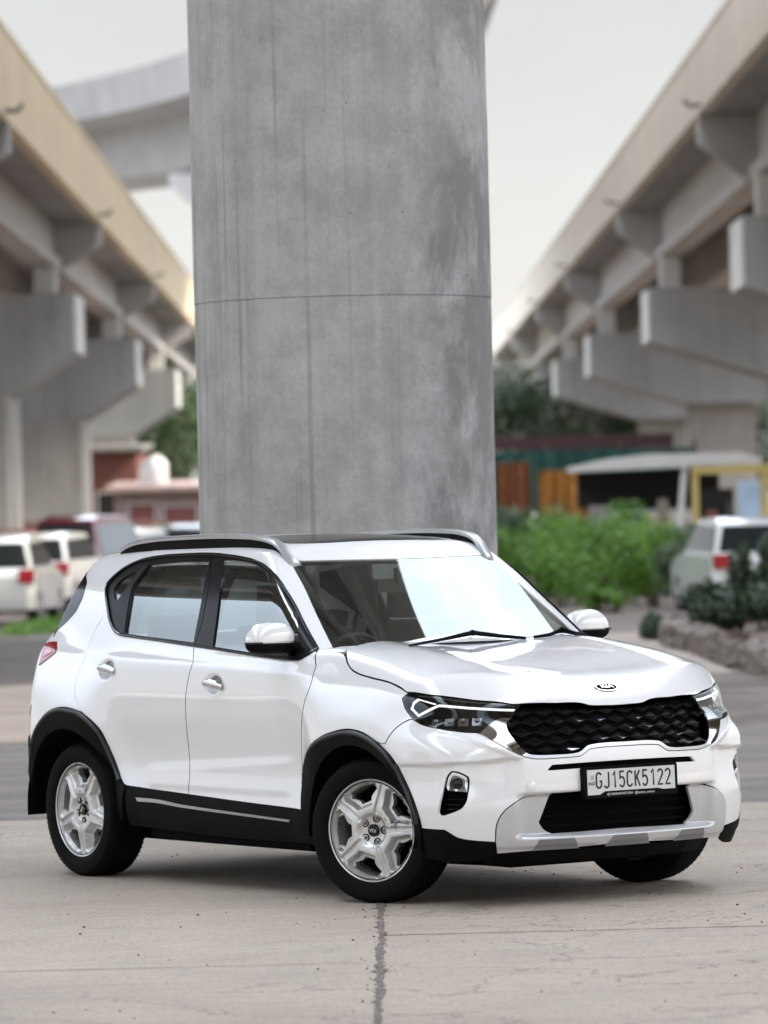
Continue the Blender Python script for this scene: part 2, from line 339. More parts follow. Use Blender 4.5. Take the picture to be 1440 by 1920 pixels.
# high viaduct curving away to the left
vt = thing('high_viaduct', 'pale grey high viaduct curving away to the upper left behind the column', 'viaduct', (-.1, 26, 0))
sec = [(-4.05, 15.0), (-3.85, 15.0), (-3.85, 13.9), (3.85, 13.9), (3.85, 15.0), (4.05, 15.0), (4.05, 13.2), (3.8, 13.12), (2.5, 12.8), (2.05, 10.45), (1.7, 10.2), (-1.7, 10.2), (-2.05, 10.45), (-2.5, 12.8), (-3.8, 13.12), (-4.05, 13.2)]
def sweep(bm, sec, Ds, cx, cz=lambda D: 0, cw=lambda D: 1):
    rings = []
    for D in Ds:
        x0 = cx(D); dx = (cx(D+.5)-cx(D-.5)); n_ = Vector((1, -dx, 0)).normalized()
        wf = cw(D); rings.append([bm.verts.new((x0+a*n_.x*wf, D+a*n_.y*wf, z+cz(D))) for a, z in sec])
    for A, B in zip(rings, rings[1:]):
        for k in range(len(sec)): bm.faces.new((A[k], A[(k+1) % len(sec)], B[(k+1) % len(sec)], B[k]))
    bm.faces.new(rings[0]); bm.faces.new(rings[-1][::-1])
bm = bmesh.new(); sweep(bm, [(a+.1, z) for a, z in sec], np.arange(-30, 262, 4), VX, VZ, lambda D: 1.13-.16*min(1, max(0, (D-50)/100))); 
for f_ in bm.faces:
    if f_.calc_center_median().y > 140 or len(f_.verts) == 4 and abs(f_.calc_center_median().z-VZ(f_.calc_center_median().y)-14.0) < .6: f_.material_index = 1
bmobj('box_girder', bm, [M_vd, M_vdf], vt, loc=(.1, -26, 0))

# ---------------------------------------------------------------- the two flyovers
M_par_r = concrete('beige_parapet', (.62, .56, .475), (.72, .66, .57), streak=.28, sc=.6, dark=(.20, .18, .16))
M_par_l = concrete('cream_parapet', (.74, .61, .42), (.82, .70, .49), streak=.22, sc=.6, dark=(.34, .29, .22))
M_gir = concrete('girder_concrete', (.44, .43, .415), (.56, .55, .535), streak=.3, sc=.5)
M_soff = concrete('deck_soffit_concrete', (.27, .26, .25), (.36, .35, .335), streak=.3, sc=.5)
SL = -.0044
M_void0 = simple('rusty_dark_pipe', (.05, .04, .035), .8)
def flyover(sg, label, xp, xg, zt, zb, zg, W, D_br, mpar):
    T = thing('flyover', label, 'flyover', (sg*xp, 100, 0))
    ox = Vector((-sg*xp, -100, 0))
    def cx(D): return SL*D
    def S(lst): return [(sg*a, z) for a, z in lst]
    br = sorted(D_br); cuts = [-70]+[d+.0 for d in br]+[330]
    for a, b in zip(cuts, cuts[1:]):
        bm = bmesh.new(); sweep(bm, S([(xp, zb), (xp, zb+.35), (xp+.02, zb+.38), (xp+.02, zt-.12), (xp, zt-.1), (xp, zt), (xp+.28, zt), (xp+.28, zb)]), [a+.06, (a+b)/2, b-.06], cx); bmobj('parapet', bm, mpar, T, loc=ox)
    for d in cuts[1:-1]:
        bm = bmesh.new(); sweep(bm, S([(xp+.05, zb+.02), (xp+.05, zt-.03), (xp+.2, zt-.03), (xp+.2, zb+.02)]), [d-.07, d+.07], cx); bmobj('joint_strip', bm, M_con, T, loc=ox)
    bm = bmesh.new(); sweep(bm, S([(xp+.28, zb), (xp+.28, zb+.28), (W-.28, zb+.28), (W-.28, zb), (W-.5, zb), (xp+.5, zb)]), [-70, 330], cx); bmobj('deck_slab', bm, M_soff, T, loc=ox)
    bm = bmesh.new(); sweep(bm, S([(W, zb), (W, zt), (W-.27, zt), (W-.27, zb)]), [-70, 330], cx); bmobj('parapet', bm, mpar, T, loc=ox)
    for d in cuts[1:-1]:
        bm = bmesh.new(); x_ = sg*xp+cx(d); tube(bm, [(x_+sg*.2, d-1.2, zb+.16), (x_-sg*.26, d-1.2, zb+.12), (x_-sg*.38, d-1.2, zb+.26)], .045, 8); bmobj('drain_spout', bm, M_void0, T, loc=ox)
    for k, gx in enumerate((xg, xg+2.9, xg+5.8, xg+8.7)):
        if gx+.8 > W: continue
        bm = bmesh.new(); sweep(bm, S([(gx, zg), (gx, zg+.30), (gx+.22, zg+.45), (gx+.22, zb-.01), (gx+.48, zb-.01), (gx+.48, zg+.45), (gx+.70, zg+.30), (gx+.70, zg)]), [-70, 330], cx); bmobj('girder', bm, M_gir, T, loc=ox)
    for d in br+[d+17.5 for d in br if 0]:
        for e_ in (0,):
            bm = bmesh.new(); c0 = cx(d)
            pl = [(sg*xp*1.0+c0+sg*.30, zb-.012), (sg*(xp+.0)+c0, zb-.012), (sg*(xp-.03)+c0, zb-.65), (sg*(xg-.02)+c0, zg+.02), (sg*(xg+.215)+c0, zg+.46), (sg*(xg+.215)+c0, zb-.012)]
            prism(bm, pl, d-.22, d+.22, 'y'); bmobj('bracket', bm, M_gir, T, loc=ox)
    return T
def pier(sg, d, xc, x_end, z1, z0, zg, label, far_x, colx, wcol, mcap, grp, deep=2.0):
    c0 = SL*d; t = thing('bridge_pier', label, 'bridge pier', (sg*colx+c0, d, 0), group=grp)
    L = Vector((-(sg*colx+c0), -d, 0))
    bm = bmesh.new()
    poly = [(sg*x_end+c0, z1), (sg*x_end+c0, z0), (sg*(colx-wcol/2-.1)+c0, z0-1.1), (sg*(colx+wcol/2+.1)+c0, z0-1.1), (sg*far_x+c0, z0), (sg*far_x+c0, z1)]
    prism(bm, poly, d-3.8, d-.2, 'y'); bmobj('pier_cap', bm, mcap, t, loc=L, bevel=.04)
    bm = bmesh.new(); a_ = sg*(x_end-.06)+c0; b_ = sg*(x_end-.004)+c0; box(bm, min(a_, b_), max(a_, b_), d-3.78, d-.22, z0+.03, z1-.03); bmobj('end_face', bm, M_end, t, loc=L)  # added plate, skylight on the cap end put into its colour
    for gx in (xc, xc+2.9, xc+5.8, xc+8.7):
        if gx+.7 > far_x: continue
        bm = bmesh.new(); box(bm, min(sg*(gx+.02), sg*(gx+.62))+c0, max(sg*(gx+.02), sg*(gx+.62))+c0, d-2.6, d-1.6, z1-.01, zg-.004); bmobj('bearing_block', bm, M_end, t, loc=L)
    bm = bmesh.new(); prism(bm, [(sg*(colx-wcol/2)+c0, d-2-deep/2), (sg*(colx+wcol/2)+c0, d-2-deep/2), (sg*(colx+wcol/2)+c0, d-2+deep/2), (sg*(colx-wcol/2)+c0, d-2+deep/2)], -.3, z0-1.08, 'z')
    bmobj('column', bm, M_con if sg > 0 else M_par_l if 0 else M_con, t, loc=L, bevel=.12, seg=3, smooth=True)
    return t
Rb = [5, 40, 75, 110, 145, 182, 213, 248, 283]
flyover(1, 'beige flyover with brackets along its edge running down the right side', 7.88, 9.0, 12.30, 10.62, 9.08, 21.4, Rb, M_par_r)
words = ['nearest', 'second', 'third', 'fourth', 'fifth', 'sixth', 'seventh', 'eighth', 'ninth']
for k, d in enumerate(Rb[2:]):
    pier(1, d, 9.0, 8.6, 8.08, 6.50, 9.08, 'bluish grey hammerhead pier under the right flyover, %s counted from the camera' % words[k], 19.5, 13.5, 2.5, M_conblue, 'hammerhead piers of the right flyover')
Lb = [-5, 30, 65, 100, 135, 170, 206, 241, 276]
flyover(-1, 'cream edged flyover with brackets running down the left side', 7.17, 8.3, 12.0, 10.03, 8.70, 20.7, Lb, M_par_l)
for k, d in enumerate(Lb[2:]):
    pier(-1, d, 8.3, 7.75, 7.88, 6.25, 8.70, 'grey hammerhead pier under the cream edged left flyover, %s counted from the camera' % words[k], 18.5, 10.9, 2.6, M_conblue, 'hammerhead piers of the left flyover', deep=4.6)

# ---------------------------------------------------------------- plants
def leaf_mat(name, c0, c1):
    t = NT(name); n = t.noise(t.world(), 1.6, 4); n2 = t.noise(t.world((1, 1, 1), (5, 2, 1)), 9, 3)
    c = t.mix(t.rng(n, .3, .7, 0, 1), c0, c1); c = t.mix(t.rng(n2, .4, .7, 0, .6), c, tuple(x*1.9 for x in c1)); n3 = t.noise(t.world((1, 1, 1), (8, 8, 8)), 3.2, 3); c = t.mix(t.rng(n3, .5, .62, 0, .6), c, tuple(x*.45 for x in c0))
    b = t.n('ShaderNodeBsdfPrincipled', {'Base Color': c, 'Roughness': .5}); tr = t.n('ShaderNodeBsdfTranslucent', {'Color': c})
    m = t.n('ShaderNodeMixShader', {0: .3}); t.t.links.new(b.outputs[0], m.inputs[1]); t.t.links.new(tr.outputs[0], m.inputs[2]); t.t.links.new(m.outputs[0], t.out.inputs[0]); return t.m
M_leaf = leaf_mat('bright_green_leaves', (.075, .165, .018), (.145, .29, .035))
M_leafd = leaf_mat('dull_green_leaves', (.045, .085, .030), (.085, .13, .050))
M_leafx = leaf_mat('dark_leaves', (.018, .036, .012), (.035, .062, .022))
M_stem = simple('plant_stem', (.10, .075, .05), .8)
def leaves(n, blobs, size):
    """many small leaves spread through lumpy volumes"""
    V, F = [], []; w = np.array([b[3]*b[4]*b[5] for b in blobs]); w = w/w.sum()
    for k in range(n):
        b = blobs[RNG.choice(len(blobs), p=w)]
        d = RNG.normal(size=3); d /= np.linalg.norm(d); r = RNG.random()**.42
        p = np.array(b[:3])+d*r*np.array(b[3:6])
        if p[2] < .02: p[2] = abs(p[2])+.02
        s = size*RNG.uniform(.6, 1.4); a = RNG.normal(size=3); a /= np.linalg.norm(a); c_ = np.cross(a, d+[0, 0, .5]); c_ /= max(np.linalg.norm(c_), 1e-6)
        i = len(V); V += [p-a*s, p+c_*s*.45, p+a*s, p-c_*s*.45]; F.append((i, i+1, i+2, i+3))
    return V, F
def bush(name, label, cat, x, y, blobs, n, size, mat, group=None):
    t = thing(name, label, cat, (x, y, 0), group=group); V, F = leaves(n, blobs, size); obj('foliage', V, F, mat, t)
    bm = bmesh.new()
    for k in range(14):
        b = blobs[k % len(blobs)]; tube(bm, [(b[0]*.4+RNG.normal(0, .08), b[1]*.4, 0), (b[0]*.8, b[1]*.8, b[2]*.5), (b[0]+RNG.normal(0, .2)*b[3], b[1], b[2]+b[5]*.5)], [.022, .014, .006], 5)
    bmobj('stem', bm, M_stem, t); return t
def rb(n, rx, ry, h, s=(.35, .6)):
    return [(RNG.uniform(-rx, rx), RNG.uniform(-ry, ry), h*RNG.uniform(.25, .85), RNG.uniform(*s)*rx*.9, RNG.uniform(*s)*ry*.9+.1, h*RNG.uniform(.18, .34)) for _ in range(n)]
g_ = 'bushes growing wild right of the column'
bush('bush', 'bright green bush right beside the column edge', 'bush', 2.65, 84, rb(14, .85, .8, 1.5, (.5, .75)), 6500, .050, M_leaf, g_)
bush('bush', 'tallest bright green bush in the middle of the wild growth', 'bush', 3.85, 86, rb(16, 1.0, .8, 1.75, (.5, .75)), 8500, .052, M_leaf, g_)
bush('bush', 'bright green bush just left of the dull olive one', 'bush', 4.75, 82, rb(12, .75, .7, 1.5, (.5, .75)), 5200, .050, M_leaf, g_)
bush('bush', 'dull olive green bush beside the parked white car', 'bush', 5.50, 80, rb(14, .85, .6, 1.5, (.5, .75)), 6200, .055, M_leafd, g_)
bush('bush', 'dusky bush farther back between the column and the bright ones', 'bush', 2.75, 97, rb(12, .9, .6, 1.7, (.5, .75)), 4200, .06, M_leafd, g_)
bush('bush', 'dusky bush in front of the stall base', 'bush', 5.3, 92, rb(14, 1.3, .6, 1.35, (.5, .75)), 5200, .06, M_leafd, g_)
bush('grass_tuft', 'low bright green tuft in front of the wild bushes', 'plant', 3.62, 78, rb(5, .34, .3, .45), 1300, .045, M_leaf)
bush('leafy_plant', 'dark leaved plant in the bed behind the stone kerb, at the right edge', 'plant', 4.75, 62, rb(9, .75, .6, .75), 2600, .07, M_leafx)
bush('leafy_plant', 'tall dark leaved stem plant in front of the parked white car', 'plant', 4.98, 66, rb(6, .28, .3, 1.35), 1500, .06, M_leafx)
bush('leafy_plant', 'small dark plant at the left end of the stone kerb', 'plant', 3.75, 62, rb(5, .35, .35, .45), 900, .05, M_leafx)
V, F = leaves(2200, [(-5.2+RNG.uniform(-.5, .5), 77+RNG.uniform(-4, 4), .05, .45, 2.0, .12) for _ in range(6)], .045)
tag(obj('grass', V, F, M_leaf), kind='stuff')
# trees far off under the decks
def tree_(x, y, h, r, label, n=5200, mat=None):
    t = thing('tree', label, 'tree', (x, y, 0), group='dark trees far behind the flyovers')
    bm = bmesh.new(); tube(bm, [(0, 0, -.1), (.1, 0, h*.3), (-.1, .1, h*.55), (0, 0, h*.8)], [.28, .2, .14, .05], 8)
    for k in range(5):
        a = k*1.3; tube(bm, [(0, 0, h*.35+k*.3), (math.cos(a)*r*.5, math.sin(a)*r*.5, h*.6), (math.cos(a)*r*.8, math.sin(a)*r*.8, h*.75)], [.1, .07, .03], 5)
    bmobj('trunk', bm, M_stem, t)
    V, F = leaves(n, [(math.cos(a)*r*.55*RNG.random()**.5, math.sin(a)*r*.55, h*RNG.uniform(.35, .85), r*.42, r*.42, r*.32) for a in RNG.uniform(0, 6.28, 14)], .17)
    obj('crown', V, F, mat or M_leafx, t); return t
tree_(-17.0, 215, 8.0, 5.0, 'dark tree behind the left piers, leftmost of the row', mat=M_leafd)
tree_(-11.2, 220, 8.5, 4.6, 'dark tree between the left piers and the column', mat=M_leafd)
tree_(-24.5, 230, 8.5, 5.5, 'dark tree far left, mostly hidden by a pier', mat=M_leafd)
tree_(7.4, 228, 8.8, 4.8, 'dark tree just right of the column under the flyover', mat=M_leafx)
tree_(-8.0, 232, 8.6, 4.2, 'dark tree just left of the column behind the shop', mat=M_leafx)
tree_(-14.0, 208, 7.5, 4.4, 'dark tree above the brick building roof at left', mat=M_leafx)
tree_(12.0, 235, 8.0, 5.0, 'dark tree behind the teal net on the right', mat=M_leafx)
tree_(19.5, 240, 8.5, 5.4, 'dark tree far right behind the flyover piers', mat=M_leafx)

# ---------------------------------------------------------------- parked vehicles in the background
M_glassd = simple('dark_car_glass', (.02, .024, .026), .08, Coat_Weight=1.0)
M_tyre0 = simple('old_tyre', (.02, .02, .02), .8)
M_lampr = simple('tail_lamp_red', (.42, .02, .03), .2, Coat_Weight=1)
M_lampw = simple('head_lamp_clear', (.6, .6, .6), .15)
def bg_paint(name, c): return simple(name, c, .22, .04, 2, Coat_Weight=1.0, Coat_Roughness=.04)
def bg_car(label, x, y, deg, paint, L=3.8, Wd=1.66, H_=1.5, group='cars parked in the background', shape='hatch'):
    t = thing('parked_car', label, 'car', (x, y, .0), R(deg), group)
    hl, hw = L/2, Wd/2
    body_p = [(-hl+.05, .28), (-hl, .45), (-hl+.03, .82), (-hl+.14, .93), (hl-1.05, .96), (hl-.35, .86), (hl-.04, .66), (hl, .42), (hl-.1, .25)]
    def shell(prof, w0, taper):
        bm = bmesh.new(); secs = []
        for s_, yy in ((-1, 1), (-.86, 1.0), (0, 1), (.86, 1.0), (1, 1)):
            k = 1 if abs(s_) < .95 else taper; cxp = sum(p[0] for p in prof)/len(prof); zm = min(p[1] for p in prof)
            secs.append([bm.verts.new((cxp+(p[0]-cxp)*k, s_*w0*(1-.17*max(0, (p[1]-.95)/.5)), zm+(p[1]-zm)*(1 if abs(s_) < .95 else .97))) for p in prof])
        for A, B in zip(secs, secs[1:]):
            for i in range(len(prof)): bm.faces.new((A[i], A[(i+1) % len(prof)], B[(i+1) % len(prof)], B[i]))
        bm.faces.new(secs[0]); bm.faces.new(secs[-1][::-1]); return bm
    bo = bmobj('body', shell(body_p, hw, .93), paint, t, bevel=.05, seg=3, smooth=True, ang=25)
    if shape == 'hatch': top = [(-hl+.10, .90), (-hl+.42, H_-.08), (-hl+.75, H_), (hl-1.75, H_-.02), (hl-1.15, .94)]
    else: top = [(-hl+.55, .92), (-hl+1.05, H_-.04), (-hl+1.4, H_), (hl-1.85, H_-.02), (hl-1.2, .94)]
    cab = bmobj('cabin', shell(top, hw*.97, .97), paint, t, bevel=.05, seg=3, smooth=True, ang=25)
    # glass panels stand a little proud of the cabin
    def lerp(a, b, k): return (a[0]+(b[0]-a[0])*k, a[1]+(b[1]-a[1])*k)
    yw = lambda z: hw*.97*(1-.17*max(0, (z-.95)/.5))
    for s_ in (1, -1):
        a, b, c_, d_ = lerp(top[0], top[1], .16), lerp(top[0], top[1], .86), lerp(top[4], top[3], .84), lerp(top[4], top[3], .12)
        pts = [(a[0]+.14, a[1]), (b[0]+.12, b[1]), (c_[0]-.06, c_[1]), (d_[0]-.16, d_[1])]
        bm = bmesh.new(); A = [bm.verts.new((p[0], s_*(yw(p[1])+.004), p[1])) for p in pts]; B = [bm.verts.new((p[0], s_*(yw(p[1])-.03), p[1])) for p in pts]
        bm.faces.new(A); bm.faces.new(B[::-1])
        for i in range(4): bm.faces.new((A[i], A[(i+1) % 4], B[(i+1) % 4], B[i]))
        bmobj('side_window', bm, M_glassd, t)
    for (p, q, nm, ox) in ((top[0], top[1], 'rear_window', -.012), (top[4], top[3], 'windscreen', .012)):
        a, b = lerp(p, q, .14), lerp(p, q, .90); bm = bmesh.new()
        w0, w1 = yw(a[1])*.90, yw(b[1])*.88
        A = [bm.verts.new((x_+ox, y_, z_)) for x_, y_, z_ in ((a[0], -w0, a[1]), (a[0], w0, a[1]), (b[0], w1, b[1]), (b[0], -w1, b[1]))]; B = [bm.verts.new(v.co+Vector((-ox*3, 0, 0))) for v in A]
        bm.faces.new(A); bm.faces.new(B[::-1])
        for i in range(4): bm.faces.new((A[i], A[(i+1) % 4], B[(i+1) % 4], B[i]))
        bmobj(nm, bm, M_glassd, t)
    for s_ in (1, -1):
        bm = bmesh.new(); prism(bm, [(-hl-.012, .72), (-hl+.02, .94), (-hl+.26, .92), (-hl+.12, .70)], s_*hw*.99, s_*hw*.70, 'y'); bmobj('tail_light', bm, M_lampr, t, bevel=.015)
        bm = bmesh.new(); prism(bm, [(hl-.02, .60), (hl-.10, .78), (hl-.42, .82), (hl-.30, .62)], s_*hw*.99, s_*hw*.62, 'y'); bmobj('headlight', bm, M_lampw, t, bevel=.015)
        for xx in (-hl+.68, hl-.72):
            w = bpy.data.objects.new('wheel', None); COL.objects.link(w); w.parent = t; w.location = (xx, s_*(hw-.09), .30)
            bm = bmesh.new(); lathe(bm, [(.19, -.09), (.27, -.10), (.30, -.07), (.30, .07), (.27, .10), (.19, .09)], 28, 'y'); bmobj('tyre', bm, M_tyre0, w, smooth=True)
            bm = bmesh.new(); lathe(bm, [(.19, -.085), (.06, -.06), (.0, -.06)], 20, 'y'); lathe(bm, [(.19, .085), (.06, .06), (.0, .06)], 20, 'y'); bmobj('rim', bm, M_grey0, w, smooth=True)
    bm = bmesh.new(); box(bm, -hl-.02, -hl+.02, -.26, .26, .52, .63); bmobj('number_plate', bm, M_platey, t)
    return t
M_grey0 = simple('steel_rim', (.35, .35, .36), .4, Metallic=.6); M_platey = simple('bg_plate', (.6, .6, .55), .5)
M_w1 = bg_paint('background_white', (.76, .75, .73)); M_mar = bg_paint('maroon_paint', (.10, .012, .018)); M_gry = bg_paint('background_grey', (.16, .165, .17)); M_blk = bg_paint('background_black', (.02, .02, .022))
bg_car('white hatchback seen from behind, first car at the left edge', -6.45, 80.5, 86, M_w1)
bg_car('white car parked just beyond the first white hatchback at left', -6.35, 91, 80, M_w1, L=4.0)
bg_car('dark maroon car parked behind the two white ones at left', -5.75, 96, 72, M_mar, H_=1.80, L=4.1)
bg_car('white car with greenish glass parked right of the maroon car', -5.55, 105, 74, M_w1, L=4.1)
bg_car('grey car farther off between the white cars and the column', -5.1, 128, 80, M_gry)
bg_car('grey blue car parked right behind the first white hatchback at left', -7.7, 96, 80, bg_paint('grey_blue_paint', (.20, .23, .27)), L=3.9)
bg_car('silver car parked between the maroon car and the pink shop', -6.9, 122, 88, bg_paint('silver_background_paint', (.45, .46, .47)), L=4.0)
bg_car('red car seen between the maroon car and the left piers', -8.6, 112, 80, bg_paint('red_background_paint', (.30, .03, .03)), L=3.9)
bg_car('white car with its rear to us left of the red car', -10.4, 118, 86, M_w1, L=3.9)
bg_car('white car farther back between the silver car and the red one', -8.3, 132, 84, M_w1, L=4.0)
bg_car('beige car farther back just right of the silver car', -5.9, 138, 88, bg_paint('beige_background_paint', (.38, .33, .26)), L=4.0)
bg_car('black car farthest off just left of the column', -4.4, 136, 96, M_blk, shape='sedan', L=4.2)
bg_car('white car standing alone behind the leafy plant at the right edge', 5.75, 77.5, 97, M_w1, L=3.9, H_=1.52)

# ---------------------------------------------------------------- sheds, walls, stall and odds and ends
M_pink = concrete('faded_pink_plaster', (.42, .30, .28), (.52, .40, .37), sc=.5); M_redp = simple('faded_red_board', (.26, .09, .085), .6); M_brick = concrete('brick_red_wall', (.20, .075, .06), (.28, .11, .09), sc=.5)
M_whitep = simple('dull_white_plastic', (.70, .70, .69), .5); M_void = simple('dark_opening', (.02, .018, .018), .9)
def shed(name, label, cat, x0, x1, y, dpt, h, wall, rooflip, openings, group=None):
    t = thing(name, label, cat, ((x0+x1)/2, y, 0), group=group); w = (x1-x0)/2
    bm = bmesh.new(); box(bm, -w, w, 0, dpt, 0, h); bmobj('wall', bm, wall, t)
    bm = bmesh.new(); prism(bm, [(-.5, h-.05), (-.5, h+.10), (dpt+.2, h+.32), (dpt+.2, h+.16)], -w-.25, w+.25, 'x'); bmobj('roof', bm, rooflip, t)
    for (a, b, z0, z1, m, nm) in openings:
        bm = bmesh.new(); box(bm, a, b, -.04, .02, z0, z1); o = bmobj(nm, bm, m, t)
        bm = bmesh.new()
        for e_ in ((a-.06, a, z0, z1+.06), (b, b+.06, z0, z1+.06), (a, b, z1, z1+.06)): box(bm, e_[0], e_[1], -.07, .015, e_[2], e_[3])
        bmobj('frame', bm, M_whitep, o)
    return t
xl, _ = at(172, 940, 150); xr, _ = at(420, 940, 150)
shed('shop', 'low faded pink shop with red boards behind the left parked cars', 'building', xl+.7, xr+1.5, 150, 6, 2.55, M_pink, M_pink,
     [(-2.0, -1.2, 1.2, 2.1, M_redp, 'sign_board'), (-.9, .1, .2, 2.0, M_redp, 'shutter'), (.6, 1.6, .3, 2.0, M_void, 'doorway')])
for k, (u, lb) in enumerate(((276, 'small white round tank on the pink shop roof, left of the bigger one'), (293, 'bigger white round tank on the pink shop roof'))):
    x, _z = at(u, 890, 152); t = thing('water_tank', lb, 'water tank', (x, 152, 2.66), group='white tanks on the shop roof'); bm = bmesh.new(); r = .26+.12*k
    lathe(bm, [(.0, 0), (r*.9, 0), (r, .12), (r, .5+.2*k), (r*.7, .68+.2*k), (.12, .76+.2*k), (.12, .82+.2*k), (0, .82+.2*k)], 24, 'z'); bmobj('tank', bm, M_whitep, t, smooth=True)
xl, _ = at(150, 940, 175); xr, _ = at(250, 940, 175)
shed('brick_building', 'reddish brick building behind the left flyover pier', 'building', xl, xr, 178, 8, 4.2, M_brick, M_con, [(-.5, .3, 1.4, 2.6, M_void, 'window')])
bm = bmesh.new(); box(bm, -17, -6.6, 140, 140.25, 0, 1.65); o = bmobj('boundary_wall', bm, concrete('faded_red_wall', (.24, .12, .11), (.33, .18, .165), sc=.6)); tag(o, 'long faded red boundary wall behind the left parked cars', 'wall')
# teal net fence
tn = NT('teal_shade_net'); n_ = tn.noise(tn.world((1, 1, .3)), 1.2, 5); tn.bsdf(tn.mix(tn.rng(n_, .3, .7, 0, 1), (.008, .045, .038), (.022, .095, .078)), .8)
t = thing('shade_net_fence', 'dark teal shade net hung on a frame behind the bushes', 'fence', (5.6, 135, 0)); bm = bmesh.new(); cols_ = []
for i in range(61):
    x = -3.1+i*.105; cols_.append([bm.verts.new((x, .10*math.sin(i*1.1)+.05*math.sin(i*2.7), z)) for z in (1.55, 2.4, 3.3)])
for A, B in zip(cols_, cols_[1:]):
    for j in range(2): bm.faces.new((A[j], A[j+1], B[j+1], B[j]))
bmobj('net', bm, tn.m, t, smooth=True)
for i in range(4):
    bm = bmesh.new(); tube(bm, [(-3.1+i*2.1, .2, -.1), (-3.1+i*2.1, .2, 3.5)], .05, 8); bmobj('post', bm, M_stem, t)
bm = bmesh.new(); box(bm, -3.3, 2.6, .3, .36, 3.32, 3.72); bmobj('header_board', bm, simple('dark_maroon_board', (.055, .022, .024), .7), t)
# hanging cloths
def cloth(label, x, y, w, h, mat, z0):
    t = thing('hanging_cloth', label, 'cloth', (x, y, 0), group='cloths hung on a bar right of the column'); bm = bmesh.new(); C_ = []
    for i in range(41):
        a = i/40; C_.append([bm.verts.new((-w/2+a*w*(1+.05*math.sin(9*a)), .07*math.sin(a*23)*(1-b*.3)+.02*math.sin(a*61), z0+h*b)) for b in (0, .25, .5, .75, 1)])
    for A, B in zip(C_, C_[1:]):
        for j in range(4): bm.faces.new((A[j], A[j+1], B[j+1], B[j]))
    bmobj('fabric', bm, mat, t, smooth=True)
    bm = bmesh.new(); tube(bm, [(-w/2-.06, 0, z0+h), (w/2+.06, 0, z0+h)], .025, 6); bmobj('bar', bm, M_stem, t)
    for s_ in (-1, 1):
        bm = bmesh.new(); tube(bm, [(s_*(w/2+.05), 0, -.05), (s_*(w/2+.05), 0, z0+h+.03)], .025, 6); bmobj('post', bm, M_stem, t)
M_or = simple('orange_cloth', (.40, .17, .03), .8, .5, 9); M_or2 = simple('brown_orange_cloth', (.24, .085, .03), .8, .3, 5)
cloth('bright orange cloth hanging in folds above the bushes', 3.72, 100, .95, 1.15, M_or, 1.35)
cloth('dull brown orange cloth hanging nearest to the column', 2.75, 102, .65, 1.2, M_or2, 1.5)
# stall
M_yel = simple('yellow_frame_paint', (.55, .42, .16), .55); M_blue = simple('pale_blue_sheet', (.42, .56, .72), .6, .2, 3)
t = thing('roadside_stall', 'stall with a long white roof and a yellow frame at its right end', 'stall', (6.6, 96, 0))
bm = bmesh.new(); prism(bm, [(-2.9, 2.52), (-2.2, 2.66), (-1.4, 2.74), (.5, 2.74), (.9, 2.60), (.9, 2.50), (-2.9, 2.42)], -.9, .9, 'y'); bmobj('roof', bm, simple('stall_roof_white', (.62, .61, .58), .55), t, bevel=.03)
bm = bmesh.new(); box(bm, -2.7, .15, .5, .9, 1.7, 2.42); bmobj('backdrop', bm, M_void, t)
bm = bmesh.new(); tube(bm, [(-.75, -.8, 1.2), (-.62, -.8, 2.46)], .06, 8); bmobj('leaning_post', bm, M_whitep, t)
for a in ((-.42, .42, 0, 2.5), (.95, .42, 0, 2.5)):
    bm = bmesh.new(); box(bm, a[0]-.07, a[0]+.07, -.87, -.73, 0, 2.42); bmobj('post', bm, M_yel, t)
bm = bmesh.new(); box(bm, -.5, 1.15, -.9, -.7, 2.32, 2.495); bmobj('beam', bm, M_yel, t)
bm = bmesh.new(); box(bm, .42, .86, -.86, -.82, 1.35, 2.16); bmobj('blue_panel', bm, M_blue, t)
bm = bmesh.new(); box(bm, -.35, .35, -.7, -.6, 1.45, 2.02); bmobj('dark_panel', bm, M_void, t)
bm = bmesh.new(); box(bm, -.4, 1.2, -1.0, -.5, 1.28, 1.36); bmobj('counter', bm, M_con, t)
bm = bmesh.new(); box(bm, -2.6, 1.1, -.4, .6, 0, 1.27); bmobj('base', bm, M_con, t)
for k, (x, w_, z0_, z1_, cc_) in enumerate(((-2.3, .5, 1.27, 1.75, (.25, .24, .22)), (-1.6, .35, 1.27, 1.62, (.10, .13, .18)), (-1.05, .28, 1.27, 1.85, (.32, .28, .22)), (-.1, .3, 1.36, 1.60, (.20, .07, .05)), (.25, .2, 1.36, 1.78, (.05, .05, .05)))):
    bm = bmesh.new(); prism(bm, [(-w_/2, 0), (w_/2, 0), (w_/2-.04, z1_-z0_), (-w_/2+.05, z1_-z0_)], -.14, .14, 'y'); o = bmobj('crate', bm, simple('crate_paint', cc_, .7), bevel=.03, loc=(6.6+x, 96-.35 if x < -.9 else 95.3, z0_))
    tag(o, ['pale box at the left end of the stall counter', 'bluish box standing second on the stall counter', 'tall tan box standing third on the stall counter', 'rusty low box on the ledge under the yellow frame', 'small black box on the ledge beside the blue panel'][k], 'box', 'boxes set out at the stall')
ORD = ['first', 'second', 'third', 'fourth', 'fifth', 'sixth', 'seventh', 'eighth', 'ninth', 'tenth', 'eleventh', 'twelfth', 'thirteenth']
